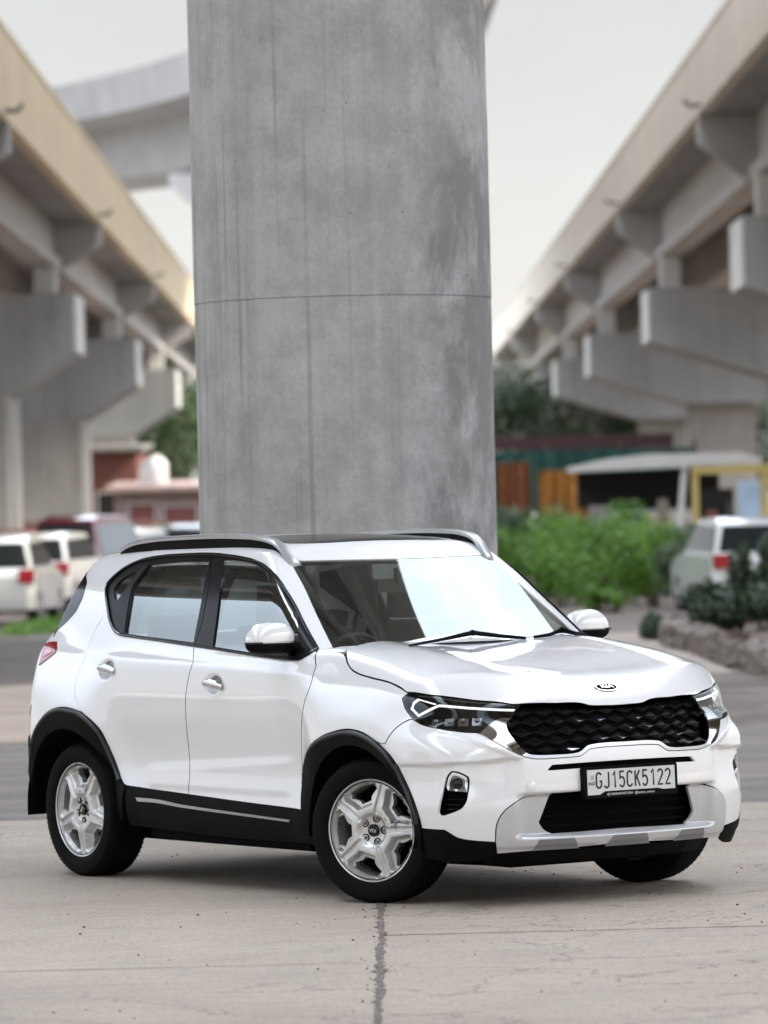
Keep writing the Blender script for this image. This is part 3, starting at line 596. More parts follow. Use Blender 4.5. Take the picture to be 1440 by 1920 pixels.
# stone kerb blocks
M_stone = concrete('rough_stone', (.13, .105, .085), (.25, .21, .175), sc=3, streak=.5)
for k in range(13):
    f_ = k/12; D = 60-14.5*f_; x = 3.55+.52*f_+RNG.normal(0, .02)
    bm = bmesh.new(); bmesh.ops.create_cube(bm, size=1, matrix=Matrix.Diagonal((.32+RNG.normal(0, .03), .80+RNG.normal(0, .08), .27+RNG.normal(0, .035), 1)))
    bmesh.ops.subdivide_edges(bm, edges=bm.edges[:], cuts=3, use_grid_fill=True)
    for v in bm.verts: v.co += Vector(RNG.normal(0, .022, 3))
    o = bmobj('kerb_stone', bm, M_stone, bevel=0); o.location = (x, D, .14); o.rotation_euler = (RNG.normal(0, .05), RNG.normal(0, .05), RNG.normal(.05, .06))
    tag(o, 'rough grey brown kerb stone, %s in the row counted from its far end' % ORD[k], 'kerb stone', 'row of rough kerb stones at the right')
# soil bed behind the kerb and a pale sandy patch
def mound(name, x0, x1, y0, y1, h, mat, kind='structure', n=28):
    bm = bmesh.new(); g = []
    for j in range(n+1):
        row = []
        for i in range(n+1):
            u, v = i/n, j/n; e_ = min(1, 6*min(u, 1-u, v, 1-v)); row.append(bm.verts.new((x0+(x1-x0)*u, y0+(y1-y0)*v, .003+h*e_*(.6+.4*RNG.random()))))
        g.append(row)
    for j in range(n):
        for i in range(n): bm.faces.new((g[j][i], g[j][i+1], g[j+1][i+1], g[j+1][i]))
    tag(bmobj(name, bm, mat, smooth=True), kind=kind)
mound('soil_bed', 3.7, 14, 46, 72, .17, asphalt_mat('bed_soil', (.075, .058, .047), (.13, .10, .08)))
mound('sand_patch', 2.5, 3.6, 50, 66, .02, asphalt_mat('pale_sand', (.26, .215, .18), (.36, .31, .265)))
# rubble heaps beyond the car (seen through its windows too)
def block(label, x, y, w, h, dp, mat, rz=0):
    t = thing('concrete_block', label, 'concrete block', (x, y, 0), rz, group='old concrete blocks lying beyond the car'); bm = bmesh.new()
    prism(bm, [(-w/2, 0), (w/2, 0), (w/2-.03, h), (-w/2+.03, h)], -dp/2, dp/2, 'y')
    bmesh.ops.subdivide_edges(bm, edges=bm.edges[:], cuts=4, use_grid_fill=True)
    for v in bm.verts: v.co += Vector(RNG.normal(0, .008, 3))
    bmobj('block', bm, mat, t)
xa, _ = at(302, 1100, 45); xb, _ = at(388, 1100, 45)
block('old grey concrete block seen through the rear door window', (xa+xb)/2+.06, 45, xb-xa+.12, 1.06, .5, M_con)
xa, _ = at(425, 1100, 47); xb, _ = at(500, 1100, 47)
block('lower grey concrete block seen through the front door window', (xa+xb)/2, 47, xb-xa+.5, 1.02, .5, M_con)
xa, _ = at(250, 1100, 56); xb, _ = at(400, 1100, 56)
block('long dark rubble block behind the grey concrete block', (xa+xb)/2, 56, xb-xa, 1.12, .5, M_stone)
V, F = leaves(1500, [(at(u, 1100, 50)[0], 50+RNG.uniform(-1, 1), .45, .16, .3, .42) for u in (262, 278, 292)], .03)
tag(obj('weeds', V, F, M_leaf), kind='stuff')
# low dirt rise at the left
mound('mud_heap', -14, -3.4, 52, 66, .22, asphalt_mat('dark_mud', (.05, .042, .037), (.09, .075, .064)))
# ---------------------------------------------------------------- car surface (car frame: x forward, front axle 0; y left; z up)
def spl(xs, ys):
    """natural cubic spline through (xs, ys), linear outside"""
    xs = np.array(xs, float); ys = np.array(ys, float)
    n = len(xs); h = np.diff(xs)
    A = np.eye(n); r = np.zeros(n)
    for i in range(1, n-1):
        A[i, i-1] = h[i-1]; A[i, i] = 2*(h[i-1]+h[i]); A[i, i+1] = h[i]
        r[i] = 6*((ys[i+1]-ys[i])/h[i] - (ys[i]-ys[i-1])/h[i-1])
    M = np.linalg.solve(A, r)
    s0 = (ys[1]-ys[0])/h[0] - h[0]*(2*M[0]+M[1])/6
    s1 = (ys[-1]-ys[-2])/h[-1] + h[-1]*(2*M[-1]+M[-2])/6
    def ev(x):
        x = np.asarray(x, float)
        i = np.clip(np.searchsorted(xs, x)-1, 0, n-2)
        t = np.clip(x, xs[0], xs[-1]); a = xs[i+1]-t; b = t-xs[i]; H_ = h[i]
        v = (M[i]*a**3+M[i+1]*b**3)/(6*H_) + (ys[i]/H_-M[i]*H_/6)*a + (ys[i+1]/H_-M[i+1]*H_/6)*b
        return v + s0*np.minimum(x-xs[0], 0) + s1*np.maximum(x-xs[-1], 0)
    return ev

def sstep(a, b, x):
    t = np.clip((x-a)/(b-a), 0, 1); return t*t*t*(t*(6*t-15)+10)
def gau(x, m, s): return np.exp(-((x-m)/s)**2)
def smax(a, b, k):
    h = np.maximum(k-np.abs(a-b), 0)/k
    return np.maximum(a, b)+h*h*h*k/6
def smin(a, b, k): return -smax(-a, -b, k)

_doorY = spl([.15,.22,.30,.38,.46,.53,.60,.68,.78,.88,.97,1.05,1.10,1.15,1.22,1.35],
             [.77,.815,.845,.855,.848,.838,.838,.846,.860,.868,.866,.856,.842,.815,.775,.70])
_fendY = spl([.15,.25,.35,.50,.65,.80,.90,.98,1.05,1.12,1.25],
             [.80,.845,.865,.878,.888,.890,.878,.855,.825,.795,.72])
_planF = spl([-.6,-.2,.1,.3,.45,.6,.75,.9], [0,-.004,-.008,-.006,.002,.024,.065,.13])
_planR = spl([-3.3,-3.1,-2.9,-2.7,-2.5,-2.2], [-.075,-.030,-.006,.006,.008,0])
_frontX = spl([.12,.20,.28,.36,.46,.56,.64,.72,.80,.86,.91,.96],
              [.69,.755,.795,.812,.822,.822,.816,.802,.780,.766,.752,.715])
_rearX = spl([.15,.28,.40,.55,.70,.85,1.00,1.10,1.2], [-3.07,-3.17,-3.21,-3.235,-3.235,-3.21,-3.20,-3.19,-3.11])
_hoodZ = spl([-.8,-.5,-.3,0,.25,.45,.60,.68,.74,.80], [1.175,1.165,1.152,1.120,1.080,1.040,1.006,.962,.915,.84])
_hoodD = spl([0,.15,.30,.45,.55,.65,.75,.85,.95], [-.010,-.008,.000,.008,.010,.004,-.014,-.050,-.11])
_beltZ = spl([-3.2,-2.8,-2.4,-2.0,-1.4,-.9,-.5], [1.36,1.35,1.30,1.225,1.17,1.150,1.14])
_roofZ = spl([-3.0,-2.8,-2.5,-2.2,-1.8,-1.4,-1.15,-.9], [1.585,1.612,1.643,1.662,1.672,1.668,1.650,1.612])
_gY = spl([1.0,1.10,1.20,1.30,1.40,1.50,1.60,1.7], [.84,.828,.805,.776,.740,.690,.632,.56])
_gP = spl([-3.1,-2.8,-2.5,-2.0,-1.2,-.8,-.5,-.2], [-.10,-.055,-.022,-.002,0,-.004,-.018,-.05])
_grX = spl([1.0,1.15,1.30,1.45,1.55,1.62], [-3.15,-3.12,-3.03,-2.93,-2.87,-2.85])

def f_parts(x, y, z):
    a = np.abs(y)
    # lower body side
    wF = sstep(-.62, -.30, x); wR = 1-sstep(-2.55, -2.05, x)
    wf = np.clip(wF+wR, 0, 1)
    ys = _doorY(z)*(1-wf) + _fendY(z)*wf
    for hx, hz in ((-1.262, .972), (-2.262, 1.030)):
        ys = ys - .020*np.exp(-(((x-hx)/.062)**2+((z-hz)/.040)**2)**2)
    for cx_ in (-.04, -2.58):
        r = np.sqrt((x-cx_)**2+(z-.33)**2)
        ys = ys + .012*gau(r, .47, .10)*sstep(.15, .35, z)
    ys = ys - .05*sstep(.70,.90,z)*sstep(.1,.6,x) - _planF(np.maximum(x, -.6))*(x > -.6) + np.where(x < -2.2, _planR(np.minimum(x, -2.2)), 0)
    inx = sstep(-2.95, -2.6, x)*sstep(-.25, -.55, x)
    ys = ys - .006*sstep(1.050, 1.100, z+.035*(x+1.4))*inx
    zl = .585+.060*(x+1.5); ys = ys + .008*sstep(zl+.034, zl-.034, z)*sstep(.44, .50, z)*sstep(-2.0, -1.8, x)*sstep(-.55, -.72, x)
    gs = a-ys
    # top of lower body
    zt_h = _hoodZ(x)+_hoodD(a)+.006*gau(a, .50, .10)*sstep(.70, .35, x)*1.0
    zt_b = _beltZ(x)
    wt = sstep(-.62, -.42, x)
    gt = (z-(zt_h*wt+zt_b*(1-wt)))*.94
    # nose
    bow = .115*(a/.75)**2 + .06*(a/.8)**5
    gf = (x-(_frontX(z)-bow*(1+.35*sstep(.68, .85, z))))*.96
    # bumper sculpting: fog lamp hollow under a brow, fin below the lamp, scooped skid plate
    zt_ = .665-.06*(a-.6)
    fr = sstep(.20, .40, x)
    d = .034*sstep(zt_+.005, zt_-.016, z)*(1-.85*sstep(.60, .42, z))*sstep(.50, .62, a)*fr
    q_ = np.clip((a-.55)/.28, 0, 1)
    zr_ = .672+.135*q_
    d = d - .017*gau(z, zr_, .016)*sstep(.50, .58, a)*sstep(.88, .82, a)*fr
    d = d + .056*sstep(.585, .48, a)*sstep(.302, .328, z)*sstep(.512, .488, z)*fr
    d = d + .010*sstep(.275, .262, z)*fr
    gf = gf + d*.7
    gs = gs + d*.45
    gr = (_rearX(z)+.10*(a/.8)**2+.05*(a/.8)**6-x)*.96
    gb = .17-z
    kf = .075
    gt2 = smax(gt, gf, .05)
    B = smax(gs, gt2, .085)
    B = smax(B, gr, .08)
    B = smax(B, gb, .03)
    # greenhouse
    yg = _gY(z)+np.where(x < -1.2, _gP(np.minimum(x, -1.2)), _gP(x))
    hs = (a-yg)*.93
    zw = 1.165+.665*(-.375-x) - .665*(.050*(a/.68)**2+.055*(a/.68)**4)
    zr = _roofZ(x)-.028*(a/.55)**2-.012*(a/.6)**6
    ht = smin(zw*1.0, zr, .05)
    ht = (z-ht)*.9
    hr = (_grX(z)+.10*(a/.7)**2-x)*.92
    G = smax(hs, ht, .05)
    G = smax(G, hr, .06)
    G = smax(G, .9-z, .02)
    return B, G
def f_body(x, y, z):
    B, G = f_parts(x, y, z)
    return smin(B, G, .010+.025*(1-sstep(-.95, -.60, x)))

def cast(o, d, t0, t1, fun=f_body, n=60):
    """first crossing from outside (f>0) to inside along o+t d, vectorised; nan if none"""
    o = np.broadcast_to(np.atleast_2d(o), np.atleast_2d(d).shape).astype(float) if np.atleast_2d(o).shape[0] == 1 else np.atleast_2d(o)
    d = np.broadcast_to(np.atleast_2d(d), o.shape).astype(float)
    N = len(o); lo = np.full(N, np.nan); hi = np.full(N, np.nan)
    ts = np.linspace(t0, t1, n)
    P = o+d*ts[0]; fp = fun(P[:, 0], P[:, 1], P[:, 2]); done = np.zeros(N, bool)
    for i in range(1, n):
        P = o+d*ts[i]; fc = fun(P[:, 0], P[:, 1], P[:, 2])
        hit = (~done) & (fp > 0) & (fc <= 0)
        lo[hit] = ts[i-1]; hi[hit] = ts[i]; done |= hit; fp = fc
    for _ in range(26):
        m = .5*(lo+hi); P = o+d*np.nan_to_num(m)[:, None]; fc = fun(P[:, 0], P[:, 1], P[:, 2])
        pos = fc > 0
        lo = np.where(pos, m, lo); hi = np.where(pos, hi, m)
    m = .5*(lo+hi)
    return o+d*m[:, None]
def grad(P, fun=f_body, h=.0015):
    g = np.empty_like(P)
    for k in range(3):
        e = np.zeros(3); e[k] = h
        A = P+e; Bq = P-e
        g[:, k] = fun(A[:, 0], A[:, 1], A[:, 2])-fun(Bq[:, 0], Bq[:, 1], Bq[:, 2])
    return g/np.maximum(np.linalg.norm(g, axis=1), 1e-9)[:, None]
# ---------------------------------------------------------------- trimmed panels on the body surface
FX, RX = -.25, -2.30
def dom(kind):
    if kind == 'side':
        return (lambda P: P[:, [0, 2]], lambda q: (np.stack([q[:, 0], np.full(len(q), -1.25), q[:, 1]], 1), np.tile([0., 1., 0.], (len(q), 1))))
    if kind == 'top':
        return (lambda P: P[:, [0, 1]], lambda q: (np.stack([q[:, 0], q[:, 1], np.full(len(q), 1.95)], 1), np.tile([0., 0., -1.], (len(q), 1))))
    if kind == 'pillar':
        n = np.array([.50, -.62, .60]); n = n/np.linalg.norm(n); e1 = np.cross([0, 0, 1.], n); e1 /= np.linalg.norm(e1); e2 = np.cross(n, e1)
        return (lambda P: np.stack([P@e1, P@e2], 1), lambda q: (q[:, :1]*e1+q[:, 1:2]*e2+n*1.5, np.tile(-n, (len(q), 1))))
    ax, sg = (FX, 1) if kind == 'front' else (RX, -1)
    def to2(P): return np.stack([np.arctan2(-P[:, 1], sg*(P[:, 0]-ax))*.95, P[:, 2]], 1)
    def ray_(q):
        t = q[:, 0]/.95; d = np.stack([sg*np.cos(t), -np.sin(t), np.zeros(len(q))], 1)
        return np.stack([ax+1.45*d[:, 0], 1.45*d[:, 1], q[:, 1]], 1), -d
    return to2, ray_
def crsmooth(P, step, closed=True, corner=32):
    """resample a 2D polyline: Catmull-Rom between points, sharp where it turns more than `corner` degrees"""
    P = np.asarray(P, float); n = len(P); out = []
    def turn(i):
        if not closed and i in (0, n-1): return 180
        a = P[i]-P[i-1]; b = P[(i+1) % n]-P[i]
        c = np.dot(a, b)/max(np.linalg.norm(a)*np.linalg.norm(b), 1e-12); return math.degrees(math.acos(max(-1, min(1, c))))
    tr = [turn(i) for i in range(n)]
    for i in range(n if closed else n-1):
        j = (i+1) % n; p1, p2 = P[i], P[j]; L = np.linalg.norm(p2-p1)
        p0 = 2*p1-p2 if tr[i] > corner else P[i-1]; p3 = 2*p2-p1 if tr[j] > corner else P[(j+1) % n]
        m1 = (p2-p0); m2 = (p3-p1)
        m1 = m1/max(np.linalg.norm(m1), 1e-9)*L; m2 = m2/max(np.linalg.norm(m2), 1e-9)*L
        k = max(1, int(round(L/step)))
        for q in range(k):
            t = q/k; h = (2*t**3-3*t**2+1, t**3-2*t**2+t, -2*t**3+3*t**2, t**3-t**2)
            out.append(h[0]*p1+h[1]*m1+h[2]*p2+h[3]*m2)
    if not closed: out.append(P[-1])
    return np.array(out)
def area2(P): x, y = P[:, 0], P[:, 1]; return .5*np.sum(x*np.roll(y, -1)-np.roll(x, -1)*y)
def inset(P, g):
    if area2(P) < 0: P = P[::-1]
    t = np.roll(P, -1, 0)-np.roll(P, 1, 0); t /= np.maximum(np.linalg.norm(t, axis=1), 1e-9)[:, None]
    return P+np.stack([-t[:, 1], t[:, 0]], 1)*g
def inside(Q, loops):
    c = np.zeros(len(Q), bool)
    for L in loops:
        a = L; b = np.roll(L, -1, 0)
        for i in range(0, len(Q), 4000):
            x = Q[i:i+4000, 0][:, None]; y = Q[i:i+4000, 1][:, None]
            dy = b[None, :, 1]-a[None, :, 1]; dy = np.where(np.abs(dy) < 1e-12, 1e-12, dy)
            cr = ((a[None, :, 1] > y) != (b[None, :, 1] > y)) & (x < (b[None, :, 0]-a[None, :, 0])*(y-a[None, :, 1])/dy+a[None, :, 0])
            c[i:i+4000] ^= (cr.sum(1) % 2 == 1)
    return c
def trim(loops, step):
    """triangulate a 2D region bounded by loops (first is outer)"""
    lo = loops[0].min(0); hi = loops[0].max(0)
    xs = np.arange(lo[0], hi[0], step); ys = np.arange(lo[1], hi[1], step*.87)
    g = np.array([(x+(step/2 if j % 2 else 0), y) for j, y in enumerate(ys) for x in xs]) if len(xs) and len(ys) else np.zeros((0, 2))
    if len(g): g = g[inside(g, loops)]
    bp = np.concatenate(loops)
    if len(g):
        keep = np.ones(len(g), bool)
        for i in range(0, len(g), 3000):
            d = ((g[i:i+3000, None, :]-bp[None])**2).sum(2).min(1); keep[i:i+3000] = d > (step*.55)**2
        g = g[keep]
    V = []; Ed = []
    for L in loops:
        k = len(V); V += [Vector(p) for p in L]; Ed += [(k+i, k+(i+1) % len(L)) for i in range(len(L))]
    V += [Vector(p) for p in g]
    vo, eo, fo, *_ = delaunay_2d_cdt(V, Ed, [], 0, 1e-6)
    vo = np.array([tuple(v) for v in vo]); fo = np.array([tuple(f) for f in fo])
    return vo, fo[inside(vo[fo].mean(1), loops)]
def surf(kind, q, fun=None):
    o, d = dom(kind)[1](q)
    return cast(o, d, 0.0, 1.40, fun or f_body, n=70)
def panel(kind, loops, step=.018, gap=.0026, off=0, flange=.012, estep=.011, fun=None):
    """-> V, F, N of a panel; loops are 3D point arrays lying on the body"""
    to2, _ = dom(kind); LL = []
    for i, L in enumerate(loops):
        P2 = crsmooth(to2(np.asarray(L, float)), estep); P2 = inset(P2, gap if i == 0 else -gap); LL.append(P2)
    V2, F = trim(LL, step)
    P = surf(kind, V2, fun); ok = ~np.isnan(P[:, 0])
    F = F[ok[F].all(1)]
    P = np.nan_to_num(P); N = grad(P, fun or f_body); P = P-N*off
    # outward winding
    if len(F):
        fn = np.cross(P[F[:, 1]]-P[F[:, 0]], P[F[:, 2]]-P[F[:, 0]]); s = (fn*N[F[:, 0]]).sum(1) < 0
        F[s] = F[s][:, ::-1]
        el = np.stack([np.linalg.norm(P[F[:, i]]-P[F[:, (i+1) % 3]], axis=1) for i in range(3)], 1).max(1); F = F[el < max(.09, 4*step)]
    V = [P]; NN = [N]; FF = [tuple(f) for f in F]; base = len(P); nmain = len(FF)
    if flange:
        for i, L in enumerate(LL):
            B = surf(kind, L, fun); okb = ~np.isnan(B[:, 0]); B = np.nan_to_num(B); n_ = grad(B, fun or f_body); n = len(B)
            A0 = B-n_*off; A1 = B-n_*(off+flange)
            t = np.roll(A0, -1, 0)-np.roll(A0, 1, 0); w = np.cross(t, n_); w /= np.maximum(np.linalg.norm(w, axis=1), 1e-9)[:, None]
            cen = inset(L, -.002)
            C_ = surf(kind, cen, fun); okc = ~np.isnan(C_[:, 0]); C_ = np.nan_to_num(C_)
            sgn = np.sign(((C_-B)*w).sum(1)); sgn = np.where(sgn == 0, 1, sgn)*(1 if i == 0 else -1)
            w = w*sgn[:, None]*1.0
            nm = w*.9+n_*.3; nm /= np.linalg.norm(nm, axis=1)[:, None]
            V += [A0, A1]; NN += [nm, w]
            for k in range(n):
                j = (k+1) % n
                if not (okb[k] and okb[j]): continue
                f = (base+k, base+j, base+n+j, base+n+k)
                if np.linalg.norm(A0[j]-A0[k]) > .09: continue
                e1 = A0[j]-A0[k]; e2 = A1[k]-A0[k]
                if np.dot(np.cross(e1, e2), w[k]) < 0: f = f[::-1]
                FF.append(f)
            base += 2*n
    V = np.concatenate(V); NN = np.concatenate(NN)
    return V, FF, NN, nmain
def put(name, VFN, mat, parent, far=False, label=None, edge=None):
    V, F, N, nm_ = VFN
    if far: V = V*[1, -1, 1]; N = N*[1, -1, 1]; F = [tuple(f)[::-1] for f in F]
    o = obj(name, V, F, mat, parent, normals=N)
    if edge:  # blackened panel edges: shade of the shut gaps put into the colour
        o.data.materials.append(edge); mi = np.zeros(len(o.data.polygons), np.int32); mi[nm_:] = 1; o.data.polygons.foreach_set('material_index', mi)
    if label: o['label'] = label
    return o
def mir(L): return (np.asarray(L)*[1, -1, 1])[::-1]
def chain(*segs):
    out = []
    for s in segs:
        for p in np.asarray(s, float):
            if not out or np.linalg.norm(out[-1]-p) > .005: out.append(p)
    if np.linalg.norm(out[0]-out[-1]) < .005: out.pop()
    return np.array(out)
def half(*segs):
    """closed loop from a near-side chain that starts and ends on the centre line"""
    A = chain(*segs); A[0, 1] = 0; A[-1, 1] = 0
    return np.concatenate([A, mir(A)[1:-1]])
def onsurf(kind, pts2): return surf(kind, np.array(pts2, float))
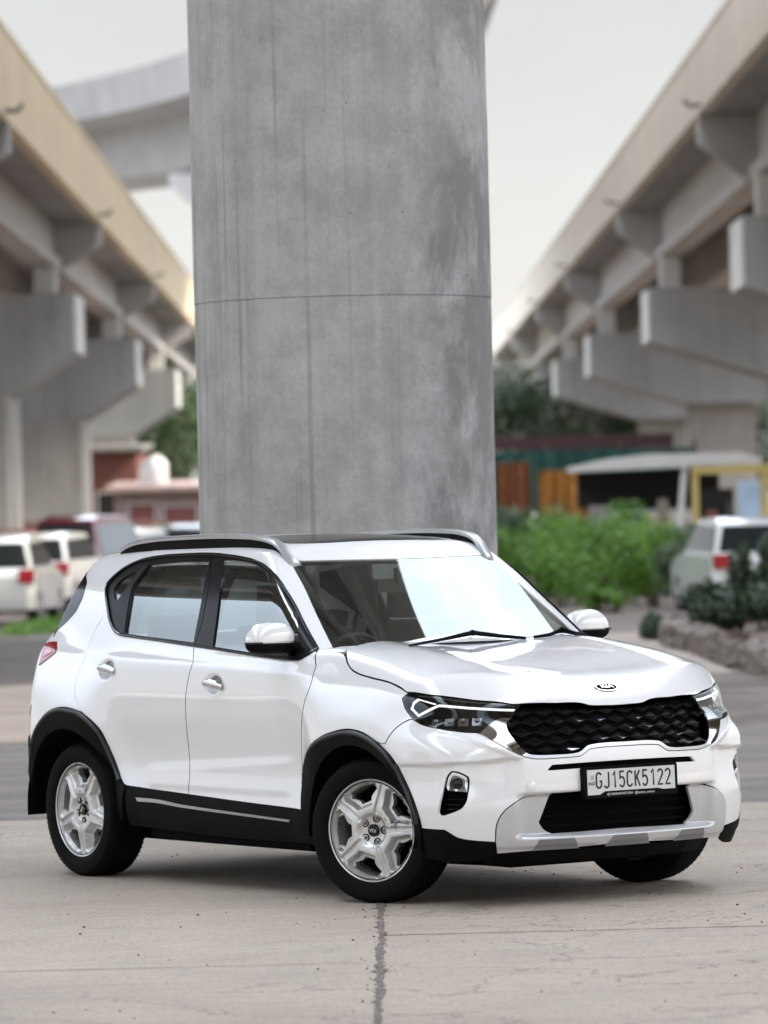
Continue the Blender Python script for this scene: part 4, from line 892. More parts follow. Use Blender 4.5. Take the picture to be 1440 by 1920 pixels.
# outlines of the panels, metres in the car frame
CURVES = {
    'dlo': [(-0.5019, -0.7729, 1.145), (-0.6355, -0.7472, 1.244), (-0.7493, -0.7216, 1.33), (-0.8698, -0.7011, 1.416), (-0.9659, -0.6888, 1.478), (-1.064, -0.6764, 1.522), (-1.164, -0.6632, 1.548), (-1.287, -0.6539, 1.565), (-1.437, -0.6457, 1.578), (-1.612, -0.6404, 1.587), (-1.81, -0.6397, 1.586), (-2.024, -0.6418, 1.58), (-2.191, -0.6463, 1.567), (-2.296, -0.6536, 1.548), (-2.393, -0.6676, 1.515), (-2.458, -0.6838, 1.476), (-2.488, -0.6973, 1.446), (-2.481, -0.709, 1.423), (-2.446, -0.7313, 1.378), (-2.397, -0.7534, 1.325), (-2.343, -0.7752, 1.264), (-2.278, -0.791, 1.219), (-2.206, -0.7993, 1.198), (-2.142, -0.8027, 1.193), (-1.838, -0.812, 1.175), (-1.502, -0.8194, 1.152), (-1.331, -0.8226, 1.141), (-1.118, -0.8274, 1.126), (-0.8447, -0.8333, 1.107), (-0.5691, -0.8333, 1.098), (-0.5229, -0.8069, 1.123)],
    'glassR': [(-2.142, -0.6632, 1.54), (-1.876, -0.6609, 1.552), (-1.605, -0.6617, 1.553), (-1.538, -0.7536, 1.368), (-1.522, -0.8135, 1.172), (-2.167, -0.7976, 1.208), (-2.185, -0.7614, 1.328), (-2.211, -0.7153, 1.439)],
    'glassF': [(-1.472, -0.6593, 1.557), (-1.36, -0.6603, 1.555), (-1.242, -0.6656, 1.545), (-1.113, -0.6796, 1.519), (-1.006, -0.6973, 1.482), (-0.8993, -0.7162, 1.424), (-0.801, -0.7303, 1.359), (-0.7162, -0.7401, 1.3), (-0.6081, -0.8218, 1.116), (-0.8546, -0.8264, 1.122), (-1.34, -0.8182, 1.154), (-1.373, -0.7623, 1.343)],
    'glassQ': [(-2.356, -0.7392, 1.371), (-2.406, -0.7142, 1.423), (-2.377, -0.6968, 1.461), (-2.264, -0.6788, 1.505), (-2.24, -0.6861, 1.493), (-2.332, -0.7404, 1.371)],
    'gapB': [(-1.584, -0.6408, 1.586), (-1.511, -0.7263, 1.431), (-1.482, -0.7814, 1.285), (-1.474, -0.8197, 1.151)],
    'trimQ': [(-2.329, -0.767, 1.293), (-2.209, -0.6638, 1.536), (-2.15, -0.6634, 1.54), (-2.219, -0.7164, 1.436), (-2.174, -0.7974, 1.208), (-2.208, -0.7972, 1.206), (-2.273, -0.787, 1.234)],
    'gapF': [(-0.5019, -0.7729, 1.145), (-0.4413, -0.8241, 1.074), (-0.4392, -0.8592, 0.9836), (-0.4735, -0.8733, 0.9018), (-0.5004, -0.872, 0.8213), (-0.5307, -0.858, 0.7153), (-0.5443, -0.8471, 0.6097), (-0.5364, -0.8545, 0.5044), (-0.5167, -0.8699, 0.405)],
    'gapM': [(-1.479, -0.8199, 1.151), (-1.466, -0.8504, 1.072), (-1.488, -0.8639, 0.9978), (-1.508, -0.869, 0.9127), (-1.52, -0.864, 0.8166), (-1.53, -0.8516, 0.72), (-1.534, -0.8397, 0.6235), (-1.526, -0.8462, 0.5282), (-1.534, -0.8508, 0.4403)],
    'gapR': [(-2.392, -0.7555, 1.319), (-2.446, -0.7686, 1.265), (-2.499, -0.7833, 1.199), (-2.516, -0.8011, 1.134), (-2.523, -0.8308, 1.057), (-2.533, -0.8587, 0.9921), (-2.528, -0.8788, 0.938), (-2.505, -0.8914, 0.8948), (-2.444, -0.904, 0.824)],
    'archR': [(-2.974, -0.8814, 0.57), (-2.94, -0.8906, 0.6586), (-2.886, -0.897, 0.7272), (-2.809, -0.9017, 0.7827), (-2.726, -0.9036, 0.8219), (-2.618, -0.9047, 0.8415), (-2.514, -0.9057, 0.8358), (-2.428, -0.9031, 0.8209), (-2.352, -0.8966, 0.7828), (-2.285, -0.8843, 0.7348), (-2.245, -0.8721, 0.6763), (-2.207, -0.859, 0.6047), (-2.163, -0.8535, 0.5274), (-2.127, -0.8574, 0.4817), (-2.09, -0.8578, 0.4648)],
    'sillTop': [(-2.09, -0.8578, 0.4648), (-1.534, -0.8508, 0.4403), (-1.009, -0.8531, 0.4201), (-0.5167, -0.8699, 0.405)],
    'archF': [(-0.5167, -0.8699, 0.405), (-0.5261, -0.8569, 0.5048), (-0.5127, -0.8556, 0.6012), (-0.4177, -0.8893, 0.6917), (-0.3134, -0.9049, 0.7444), (-0.1868, -0.9071, 0.7774), (-0.0638, -0.9085, 0.7915), (0.058, -0.9104, 0.7784), (0.1754, -0.9109, 0.7376), (0.2845, -0.9073, 0.6674), (0.3439, -0.8868, 0.5755), (0.4068, -0.8847, 0.4851), (0.4413, -0.879, 0.4071), (0.4494, -0.8735, 0.3611)],
    'sillBot': [(-2.036, -0.8428, 0.2746), (-1.345, -0.8355, 0.267), (-0.8839, -0.8325, 0.2589), (-0.5233, -0.8382, 0.2502)],
    'strip': [(-1.992, -0.8566, 0.4096), (-1.79, -0.8542, 0.4066), (-1.571, -0.8549, 0.3903), (-0.6393, -0.8561, 0.355), (-0.6411, -0.8552, 0.3462), (-1.562, -0.855, 0.3766), (-1.789, -0.8549, 0.3899), (-1.978, -0.8568, 0.392)],
    'openF': [(-0.069, -0.9024, 0.7118), (-0.3222, -0.8962, 0.619), (-0.45, -0.8745, 0.4667), (0.2385, -0.8858, 0.4924), (0.3348, -0.8701, 0.3282)],
    'openR': [(-2.892, -0.8923, 0.6332), (-2.755, -0.9046, 0.7207), (-2.552, -0.9085, 0.7457), (-2.393, -0.8971, 0.6964), (-2.302, -0.8708, 0.596), (-2.212, -0.8605, 0.4542)],
    'hoodside': [(-0.3144, -0.7389, 1.141), (-0.2548, -0.7798, 1.116), (-0.2005, -0.8101, 1.081), (-0.1182, -0.83, 1.047), (0.0286, -0.8427, 1.023), (0.1848, -0.8482, 1.004), (0.278, -0.8478, 0.9791), (0.3289, -0.8459, 0.9585)],
    'lampTop': [(0.3289, -0.8459, 0.9585), (0.4545, -0.8023, 0.948), (0.5769, -0.6833, 0.9256), (0.6586, -0.5497, 0.9048), (0.6854, -0.4866, 0.8969)],
    'lampLow': [(0.6854, -0.4866, 0.8969), (0.6832, -0.5132, 0.8672), (0.6805, -0.5328, 0.8429), (0.6671, -0.5646, 0.844), (0.654, -0.5967, 0.8366), (0.6423, -0.6374, 0.8102), (0.6376, -0.6796, 0.7787), (0.5999, -0.7315, 0.7856), (0.5435, -0.8005, 0.7988), (0.4434, -0.8528, 0.8211), (0.3884, -0.8619, 0.8414), (0.3341, -0.8638, 0.8864), (0.3002, -0.8595, 0.9363)],
    'hoodfront': [(0.6854, -0.4866, 0.8969), (0.7262, -0.3312, 0.8957), (0.7431, -0.1946, 0.8923), (0.7521, -0.1448, 0.8786), (0.7563, -0.0442, 0.8752), (0.7568, -0.0115, 0.8747)],
    'bumpShut': [(0.3884, -0.8619, 0.8414), (0.3635, -0.8675, 0.8422), (0.2993, -0.8892, 0.8095), (0.2565, -0.9044, 0.7686), (0.2294, -0.9101, 0.7323), (0.216, -0.9102, 0.7129)],
    'chromeOut': [(0.6376, -0.6796, 0.7787), (0.6877, -0.6334, 0.7409), (0.7298, -0.5805, 0.7017), (0.7494, -0.5282, 0.675), (0.7642, -0.4692, 0.6602), (0.7831, -0.3772, 0.6588), (0.8001, -0.2493, 0.6627), (0.8009, -0.2273, 0.6721), (0.8006, -0.1878, 0.6927), (0.8067, -0.0368, 0.6975)],
    'chromeIn': [(0.6805, -0.5328, 0.8429), (0.6756, -0.561, 0.8189), (0.6902, -0.5623, 0.7857), (0.717, -0.5484, 0.7466), (0.7462, -0.5159, 0.6954), (0.7576, -0.4843, 0.6788), (0.7811, -0.3753, 0.6741), (0.7967, -0.2566, 0.6793), (0.7966, -0.1932, 0.7096), (0.8029, -0.0334, 0.7152)],
    'slot': [(0.8186, -0.0426, 0.6097), (0.8108, -0.1979, 0.6114), (0.782, -0.4139, 0.6073), (0.7844, -0.391, 0.6275), (0.8091, -0.1961, 0.6308), (0.8165, -0.0403, 0.6322)],
    'skid': [(0.7702, -0.3873, 0.4999), (0.7422, -0.4698, 0.4963), (0.73, -0.5059, 0.4928), (0.7404, -0.5668, 0.4703), (0.724, -0.6128, 0.4361), (0.7112, -0.6373, 0.4008), (0.7019, -0.6475, 0.3615), (0.6903, -0.6452, 0.2954), (0.6716, -0.6251, 0.243), (0.7296, -0.4563, 0.2495), (0.7643, -0.2572, 0.2545), (0.7799, -0.0299, 0.2594)],
    'intake': [(0.8205, -0.0232, 0.5071), (0.7783, -0.3931, 0.5029), (0.7319, -0.4335, 0.3741), (0.7323, -0.4089, 0.343), (0.7384, -0.373, 0.3221), (0.7569, -0.2199, 0.3234), (0.7659, -0.0081, 0.327)],
    'fog': [(0.596, -0.8063, 0.6159), (0.6161, -0.7808, 0.6102), (0.6382, -0.7484, 0.5897), (0.6416, -0.7453, 0.5717), (0.645, -0.7598, 0.5074), (0.6433, -0.7717, 0.4749), (0.6307, -0.7916, 0.4491), (0.5716, -0.8429, 0.4218), (0.5566, -0.8505, 0.4233), (0.5524, -0.8532, 0.4363), (0.5736, -0.8327, 0.5475), (0.5827, -0.8216, 0.5935)],
    'bumpBot': [(0.4494, -0.8735, 0.3611), (0.4788, -0.8681, 0.3587), (0.5704, -0.8362, 0.3557), (0.5865, -0.8236, 0.3441), (0.612, -0.7943, 0.3205), (0.6372, -0.7561, 0.3094), (0.6587, -0.7159, 0.3032), (0.6903, -0.6452, 0.2954)],
    'blackBot': [(0.6716, -0.6251, 0.243), (0.6088, -0.7322, 0.2206), (0.4461, -0.8208, 0.2066)],
    'screenSide': [(-1.023, -0.576, 1.553), (-0.8477, -0.6127, 1.428), (-0.6648, -0.6631, 1.293), (-0.4265, -0.7373, 1.149)],
    'screenTop': [(-1.016, -0.5647, 1.551), (-0.9767, -0.433, 1.546), (-0.9531, -0.2473, 1.544), (-0.952, -0.0971, 1.548)],
    'screenTopFar': [(-0.9579, 0.0217, 1.553), (-0.9724, 0.3325, 1.552), (-1.026, 0.5515, 1.56)],
    'tail': [(-2.992, -0.766, 1.144), (-2.935, -0.768, 1.156), (-2.863, -0.7717, 1.159), (-2.831, -0.7904, 1.127), (-2.835, -0.8025, 1.101), (-2.899, -0.8105, 1.07), (-2.974, -0.8187, 1.035)],
    'badge': [(0.6681, 0.0161, 0.9596)],
    'tailglass': [(-2.921, -0.7369, 1.216), (-2.843, -0.7292, 1.257), (-2.756, -0.7234, 1.311), (-2.722, -0.7045, 1.377), (-2.733, -0.6709, 1.448)],
    'sunroof': [(-1.164, -0.4741, 1.628), (-1.103, -0.3465, 1.627), (-1.082, -0.052, 1.629), (-1.09, 0.2663, 1.627)],
    'flap': [(0.7658, -0.5004, 0.5378)],
    'plateC': [(0.8063, -0.2481, 0.609), (0.8028, 0.2782, 0.611), (0.7638, 0.2987, 0.4903), (0.771, -0.226, 0.4686)],
    'railF': [(-1.02, -0.5314, 1.56)],
    'drl': [(0.682, -0.5111, 0.8773), (0.6406, -0.604, 0.8841), (0.585, -0.695, 0.894), (0.4915, -0.7969, 0.9084), (0.4629, -0.8208, 0.8934), (0.3996, -0.8529, 0.8626), (0.354, -0.858, 0.8928), (0.3612, -0.8506, 0.9188), (0.384, -0.8398, 0.9355)],
    'drlb': [(0.384, -0.8398, 0.9355), (0.4758, -0.806, 0.9144)],
    'w1': [(-0.1292, -0.5151, 1.151), (-0.3714, -0.1589, 1.161), (-0.3923, 0.0217, 1.177), (-0.3766, 0.1675, 1.164), (-0.3375, 0.2942, 1.155)],
    'w2': [(-0.3384, 0.3417, 1.158), (-0.3158, 0.4191, 1.163), (-0.382, 0.5313, 1.174), (-0.2654, 0.5231, 1.165), (-0.3418, 0.6526, 1.159)],
    'mirror': [(-0.6928, -0.915, 1.187)],
}
# ---------------------------------------------------------------- materials of the car
def paint_mat(name, col, rough=.18):
    t = NT(name); v = t.co(); n = t.noise(v, 3.0, 3); n2 = t.noise(v, 900, 1)
    c = t.mix(t.rng(n, .3, .7, 0, 1), tuple(x*.985 for x in col), col)
    d = t.noise(v, 14, 7, .7)
    t.bsdf(c, t.rng(d, .35, .75, rough, rough+.12), t.bump(n2, .012, .0006), Coat_Weight=1.0, Coat_Roughness=.02, Coat_IOR=1.75, Specular_IOR_Level=.5)
    return t.m
M_white = paint_mat('white_paint', (.81, .812, .815))
def black_plastic(name, col=.018, rough=.45, grain=350, spec=.10):
    t = NT(name); v = t.co(); n = t.noise(v, 6, 5); g = t.noise(v, grain, 2)
    c = t.mix(t.rng(n, .3, .75, 0, 1), (col*.8,)*3, (col*1.5,)*3)
    t.bsdf(c, t.rng(n, .3, .7, rough-.06, rough+.1), t.bump(g, .25, .0008), Specular_IOR_Level=spec); return t.m
M_clad = black_plastic('textured_black_plastic', .0032, .55, spec=.07)
M_gloss = simple('gloss_black', (.004, .004, .005), .10, Specular_IOR_Level=.4)
M_dark = simple('matt_black', (.003, .003, .003), .9, Specular_IOR_Level=.1)
M_satin = simple('satin_dark_trim', (.016, .017, .020), .36, Specular_IOR_Level=.2)
M_rail = simple('satin_grey_rail', (.38, .38, .385), .36, Metallic=.6)
M_silver = simple('silver_paint', (.58, .59, .605), .34, .04, 3, Metallic=.4, Coat_Weight=.5, Coat_Roughness=.08)
M_grey = simple('dull_grey_plastic', (.20, .20, .205), .5)
M_chrome = simple('chrome', (.62, .63, .64), .06, .02, Metallic=1.0)
M_chrdark = simple('dark_chrome', (.20, .20, .21), .14, .05, Metallic=1.0)
M_rub = black_plastic('tyre_rubber', .006, .75, 120, .08)
M_red = simple('red_lens', (.28, .008, .012), .06, Coat_Weight=1.0, Coat_Roughness=.02)
M_pinklens = simple('pale_lens', (.55, .16, .20), .05, Coat_Weight=1.0)
def rim_mat():
    t = NT('scuffed_silver_rim'); v = t.co(); n = t.noise(v, 11, 5, .62); n2 = t.noise(v, 55, 5, .7)
    m = t.math('ADD', n, t.math('MULTIPLY', n2, .22)); chip = t.ramp(m, [(.0, 0), (.735, 0), (.745, 1), (1, 1)])
    c = t.mix(chip, (.66, .655, .64), (.20, .205, .215)); d = t.noise(v, 30, 4)
    c = t.mix(t.rng(d, .45, .8, 0, .35), c, (.34, .32, .29))
    t.bsdf(c, t.mix(chip, .34, .5), Metallic=.6, Coat_Weight=.3, Coat_Roughness=.15); return t.m
M_rim = rim_mat()
def glass_mat(name, tint, boost=1.75, base=.02):
    t = NT(name); fr = t.n('ShaderNodeFresnel', {'IOR': boost}); tr = t.n('ShaderNodeBsdfTransparent', {'Color': (*tint, 1)})
    v = t.co(); n = t.noise(v, 5, 5); dirt = t.rng(n, .45, .8, 0, .035)
    gl = t.n('ShaderNodeBsdfGlossy', {'Color': (.95, 1, 1, 1), 'Roughness': .012})
    df = t.n('ShaderNodeBsdfDiffuse', {'Color': (.5, .5, .48, 1)})
    m0 = t.n('ShaderNodeMixShader', {0: dirt}); t.t.links.new(tr.outputs[0], m0.inputs[1]); t.t.links.new(df.outputs[0], m0.inputs[2])
    gm = t.n('ShaderNodeNewGeometry'); fac = t.math('ADD', t.math('MULTIPLY', t.math('ADD', fr.outputs[0], base), t.math('SUBTRACT', 1.0, gm.outputs['Backfacing'])), t.math('MULTIPLY', gm.outputs['Backfacing'], .07))
    m = t.n('ShaderNodeMixShader', {0: fac}); t.t.links.new(m0.outputs[0], m.inputs[1]); t.t.links.new(gl.outputs[0], m.inputs[2])
    t.t.links.new(m.outputs[0], t.out.inputs[0]); return t.m
M_screen = glass_mat('windscreen_glass', (.72, .78, .75), 1.62, .05)
M_window = glass_mat('window_glass', (.46, .52, .52), 2.5, .03)
M_lens = glass_mat('clear_lens', (.93, .95, .96), 1.5, .0)
def emit(name, col, s):
    t = NT(name); b = t.bsdf((.8, .8, .8), .3); t.set(b, 'Emission Color', (*col, 1)); t.set(b, 'Emission Strength', s); return t.m
M_frame = simple('satin_window_frame', (.006, .006, .007), .32, Specular_IOR_Level=.25)
M_lip = simple('satin_arch_lip', (.016, .018, .020), .34, Specular_IOR_Level=.35)
M_surr = simple('surround_chrome', (.40, .405, .41), .07, .04, Metallic=1.0)
M_gmesh = simple('grille_black', (.0035, .0035, .004), .38, Specular_IOR_Level=.22)
M_cup = simple('bright_handle_cup', (.62, .63, .63), .10, .03, Metallic=.8)
M_drl = emit('daylight_led', (.95, .98, 1), .42)

CARP = (-0.106876563, 23.2344368); CYAW = -0.969783649
_c, _s = math.cos(CYAW), math.sin(CYAW)
car = thing('parked_car', 'white compact SUV with black lower cladding parked in front of the big round column', 'car',
            (CARP[0]+_c*1.25, CARP[1]+_s*1.25, 0.012), CYAW)
K = {k: np.array(v, float) for k, v in CURVES.items()}
def sub(name, VFN, mat, parent=car, far=False, label=None, edge=None): return put(name, VFN, mat, parent, far, label, edge)

# ---- sections shared by both flanks
gapF, gapM, gapR = K['gapF'], K['gapM'], K['gapR']
dlo = K['dlo']
roofE = onsurf('top', [(-1.03, -.572), (-1.15, -.585), (-1.4, -.60), (-1.8, -.605), (-2.2, -.60), (-2.5, -.59), (-2.72, -.575)])
iT = int(np.argmin(np.abs(dlo[:, 0]-gapR[0, 0])+np.abs(dlo[:, 2]-gapR[0, 2])))        # where the rear door edge meets the window outline
iB = int(np.argmin(np.where(np.arange(len(dlo)) > 22, np.abs(dlo[:, 0]-gapM[0, 0]), 9)))
screen_side = K['screenSide'].copy()
# doors (below the belt line)
rear_door = chain(dlo[iT:iB], gapM, K['sillTop'][::-1][2:], K['archR'][::-1][1:8], gapR[::-1])
front_door = chain(dlo[iB+1:], dlo[:1], gapF, K['sillTop'][::-1][1:2], gapM[::-1])
# fix: the arch part of the rear door runs from the sill up to the rear gap
ar = K['archR']; jg = int(np.argmin(np.linalg.norm(ar-gapR[-1], axis=1)))
rear_door = chain(dlo[iT:iB+1], gapM[1:-1], K['sillTop'][1:2], K['sillTop'][:1], ar[::-1][1:len(ar)-jg], gapR[::-1][1:-1])
front_door = chain(dlo[iB:], dlo[:1], gapF[1:-1], K['sillTop'][3:4], K['sillTop'][2:3], K['sillTop'][1:2], gapM[::-1][1:-1])
# rear end curve at x=-2.95 on the flank
rz = np.array([1.50, 1.42, 1.34, 1.26, 1.18, 1.1, 1.0, .85, .7, .58])
rearline = onsurf('side', [(-2.80, 1.50), (-2.84, 1.42), (-2.88, 1.34), (-2.91, 1.26), (-2.935, 1.18), (-2.95, 1.1), (-2.96, 1.0), (-2.96, .85), (-2.96, .7), (-2.96, .60)])
iD = int(np.argmin(np.where(np.arange(len(dlo)) < 14, np.abs(dlo[:, 0]-roofE[1][0]), 9)))
tgl = K['tailglass'][::-1]
rearline_w = np.concatenate([rearline[:1], tgl[:4], [tgl[4]], rearline[4:]])
flank = chain(roofE[1:], rearline_w, ar[:jg+1], gapR[::-1][1:], dlo[iD:iT+1][::-1])
BL = max(0, 1)
shut = K['bumpShut']; af = K['archF']
jf = int(np.argmin(np.linalg.norm(af-shut[-1], axis=1)))
hs_ = K['hoodside']
lampLow = K['lampLow']; lampTop = K['lampTop']
low_ = lambda p, dz: np.array([[p[0], p[1], p[2]-dz]])
fender = chain(gapF[:1], low_(screen_side[-1], .016), low_(hs_[0], .012), low_(hs_[1], .004), hs_[2:], [lampLow[-1]], [lampLow[-2]], [lampLow[-3]], shut[1:-1], [af[jf]], af[:jf][::-1], gapF[::-1][1:-1])
wc = {0: (0.0, .33), 1: (-2.5, .33)}
def arc_pts(cx, r, a0, a1, n, fun='side'):
    t = np.radians(np.linspace(a0, a1, n)); return np.stack([cx+r*np.cos(t), .33+r*np.sin(t)], 1)
def opening(cx, r, a0, a1, n=22): return onsurf('side', arc_pts(cx, r, a0, a1, n))
# cladding outlines
openR = opening(-2.585, .402, -6, 176)
aF = np.radians(np.linspace(196, -12, 26)); kF = np.clip((90-np.degrees(aF))/70, 0, 1)
openF = onsurf('side', np.stack([-.05+.055*kF+(.388+.012*kF)*np.cos(aF), .33+.388*np.sin(aF)], 1))
archRclad = chain(ar, [onsurf('side', [(-2.12, .29)])[0]], openR, onsurf('side', [(-2.985, .43), (-3.01, .50)]))
sb = K['sillBot']
sill = chain([ar[-1]], K['sillTop'], [onsurf('side', [(-.50, .25)])[0]], onsurf('side', [(-.9, .245), (-1.4, .25), (-2.08, .27)]))
lo_f = onsurf('side', [(.40, .245), (.36, .235)])
archFclad = chain(af, [onsurf('side', [(.44, .30)])[0]], onsurf('side', [(.41, .24)]), openF[::-1], [onsurf('side', [(-.43, .245)])[0]], onsurf('side', [(-.492, .25)]))

pillar = chain(screen_side[::-1], roofE[:2], dlo[:iD+1][::-1], low_(gapF[0], .012), onsurf('side', [(-.44, screen_side[-1][2]-.018), (-.38, screen_side[-1][2]-.020)]), low_(hs_[0], .014), [hs_[0]], onsurf('top', [(-.347, -.664), (-.40, -.705)]))
for far in (False, True):
    d1 = sub('front_door', panel('side', [front_door], step=.014), M_white, far=far, edge=M_dark)
    d2 = sub('rear_door', panel('side', [rear_door], step=.014), M_white, far=far, edge=M_dark)
    sub('quarter_panel', panel('side', [flank], gap=.0004), M_white, far=far)
    sub('rear_window_wrap', panel('rear', [chain(rearline[:1], tgl[:4], [tgl[4]], rearline[4:5], rearline[1:4][::-1])], gap=-.003, step=.01, off=-.0025, flange=.004), M_gloss, far=far)
    sub('a_pillar', panel('pillar', [pillar], gap=.0004, step=.010, estep=.008), M_white, far=far)
    sub('fender', panel('side', [fender], step=.015), M_white, far=far, edge=M_dark)
    for cl_, edge_ in ((archRclad, ar[:-1]), (archFclad, af[1:])):
        ca = sub('wheel_arch_cladding', panel('side', [cl_], off=-.010, flange=.03), M_clad, far=far)
        e2 = crsmooth(dom('side')[0](edge_), .02, closed=False); tn_ = np.gradient(e2, axis=0); tn_ /= np.linalg.norm(tn_, axis=1)[:, None]
        e2 = e2+np.stack([tn_[:, 1], -tn_[:, 0]], 1)*.015; e2 = e2[1:-1]
        P_ = onsurf('side', e2); N_ = grad(P_); bm = bmesh.new(); tube(bm, P_+N_*.003, .0135, 10)
        if far:
            for v in bm.verts: v.co.y *= -1
        bmobj('arch_lip', bm, M_lip, ca, smooth=True)  # lighter strip added to carry the highlight of the cladding chamfer
    sl = sub('sill_cladding', panel('side', [sill], off=-.004, flange=.02), M_clad, far=far)
    st = K['strip']
    put('trim_strip', panel('side', [st], off=-.012, flange=.012, step=.02, estep=.006, gap=0), M_rail, sl, far)
    # black window surround, split at the door joint
    gb = K['gapB']
    iTop = int(np.argmin(np.where(np.arange(len(dlo)) < 16, np.abs(dlo[:, 0]-gb[0, 0]), 9)))
    fFrame = chain(dlo[iB:], dlo[:iTop+1], gb[1:-1])
    rFrame = chain(dlo[iTop:iB+1], gb[::-1][1:-1])
    put('window_frame', panel('pillar', [fFrame, K['glassF']], off=.004, flange=.005, step=.012), M_frame, d1, far)
    put('window_frame', panel('side', [rFrame, K['glassR'], K['glassQ']], off=.004, flange=.012, step=.02), M_frame, d2, far)
    put('pillar_trim', panel('side', [K['trimQ']], off=-.001, flange=.006, step=.02), M_satin, d2, far)
    for nm, g, pr in (('window', 'glassF', d1), ('window', 'glassR', d2), ('quarter_window', 'glassQ', d2)):
        dk = 'pillar' if g == 'glassF' else 'side'; to2, _ = dom(dk); big = inset(to2(K[g]), -.006)
        put(nm, panel(dk, [onsurf(dk, big)], off=.012, flange=0, step=.03), M_window, pr, far)
    # belt moulding
    bm = bmesh.new(); b2 = crsmooth(dom('side')[0](np.concatenate([dlo, dlo[:1]])), .02, closed=False); P = onsurf('side', b2); Nn = grad(P)
    tube(bm, [p+n*.002 for p, n in zip(P, Nn)], .0070, 8)
    if far:
        for v in bm.verts: v.co.y *= -1
    bmobj('belt_moulding', bm, M_gloss, d1, smooth=True)
    # dark inner shell behind the door gaps
    inner = onsurf('side', [(.30, .85), (-.2, 1.02), (-.45, 1.05), (-1.3, 1.08), (-2.2, 1.12), (-2.75, 1.15), (-2.90, 1.0), (-2.90, .75), (-2.55, .80), (-2.2, .66), (-2.06, .30), (-.47, .28), (-.40, .62), (-.1, .76), (.22, .70)])
    sub('inner_panel', panel('side', [inner], off=.035, flange=0, step=.06), M_dark, far=far)

# ---- hood, roof, windscreen
rear_hood = onsurf('top', [(-.345, -.66), (-.375, -.50), (-.400, -.30), (-.415, -.12), (-.418, 0)])
hoodL = half(rear_hood[::-1], hs_, [lampTop[0]], lampTop[1:], K['hoodfront'])
hood = sub('hood', panel('top', [hoodL], step=.02, estep=.009), M_white, edge=M_dark)
st_ = K['screenTop']; ctr_top = onsurf('top', [(-.945, 0)])
header = chain([screen_side[0]], onsurf('top', [(-.995, -.50), (-.968, -.35), (-.952, -.18), (-.946, 0)]))
roof_rear = onsurf('top', [(-2.72, -.575), (-2.80, -.50), (-2.845, -.3), (-2.86, 0)])
sr = onsurf('top', [(-1.094, 0), (-1.096, -.16), (-1.106, -.32), (-1.135, -.42), (-1.18, -.47), (-1.74, -.475), (-1.79, -.43), (-1.81, -.30), (-1.815, 0)])
sunL = half(sr)
roofL = half(header[::-1], roofE, roof_rear[1:])
roof = sub('roof', panel('top', [roofL, sunL], step=.03), M_white)
put('sunroof', panel('top', [sunL], step=.04, off=.002, gap=.004), M_gloss, roof)
bottom = onsurf('top', [(-.36, -.72), (-.33, -.6), (-.33, -.4), (-.345, -.2), (-.35, 0)])
fG = lambda x, y, z: f_parts(x, y, z)[1]
def gtop(pts): 
    q = np.array(pts, float); o = np.stack([q[:, 0], q[:, 1], np.full(len(q), 1.95)], 1); return cast(o, np.tile([0., 0., -1.], (len(q), 1)), 0, 1.0, fG, 60)
# the screen lies on the greenhouse surface alone, running down behind the hood
scr_low = gtop([(-.395, -.745), (-.335, -.66), (-.30, -.45), (-.285, -.2), (-.28, 0)])
side2 = gtop(screen_side[:, :2])
hdr = gtop(header[:, :2])
scrL = half(hdr[::-1], side2, scr_low)
scr_in = gtop([(-.915, 0), (-.925, -.2), (-.945, -.40), (-.968, -.515), (-.925, -.545), (-.78, -.572), (-.60, -.62), (-.475, -.668), (-.44, -.655), (-.405, -.55), (-.385, -.35), (-.372, -.15), (-.370, 0)])
inL = half(scr_in)
screen = sub('windscreen', panel('top', [scrL], fun=fG, step=.03, flange=.005, gap=.003, off=.001), M_screen)
put('screen_border', panel('top', [scrL, inL], fun=fG, step=.03, flange=0, gap=.004, off=.007), M_dark, screen)

# ---- front bumper
chO, chI = K['chromeOut'], K['chromeIn']
slotL = half(K['slot'][::-1][:0] if 0 else chain(K['slot'][5:4:-1], K['slot'][4:2:-1], K['slot'][2:0:-1], K['slot'][:1]))
skid, intake = K['skid'], K['intake']
bb = K['bumpBot']
bumpL = half(chO[::-1], lampLow[6:11][0:0] if 0 else lampLow[6:11], shut[1:-1], [af[jf]], af[jf+1:], bb[1:], [skid[7]], skid[:7][::-1], intake[:1])
fogO = K['fog']; fogI = K['fog']
bumper = sub('front_bumper', panel('front', [bumpL, slotL, fogO, mir(fogO)], step=.014, estep=.008, flange=.016), M_white)
skidL = half(intake[:1], skid, )
inTop = intake[0:1]
skidU = chain(skid)
# silver skid plate: a U round the intake
A_ = chain([intake[1]], skid[1:], )
A_[-1, 1] = 0
B_ = chain(intake[2:]); B_[-1, 1] = 0
skid_loop = np.concatenate([A_, mir(A_)[1:], mir(B_)[::-1], B_[::-1][1:]])
sk = sub('skid_plate', panel('front', [skid_loop], step=.012, estep=.008, flange=.014, off=-.002), M_silver)
for yy, w in ((-.36, .125), (0.02, .125), (.40, .11)):
    lp = onsurf('front', [(math.atan2(-(yy-w), 1.0)*.95, .250), (math.atan2(-(yy-w*.72), 1.0)*.95, .302), (math.atan2(-(yy+w*.72), 1.0)*.95, .302), (math.atan2(-(yy+w), 1.0)*.95, .250)])
    put('bumper_insert', panel('front', [lp], step=.012, off=-.006, flange=.006), M_grey, sk)
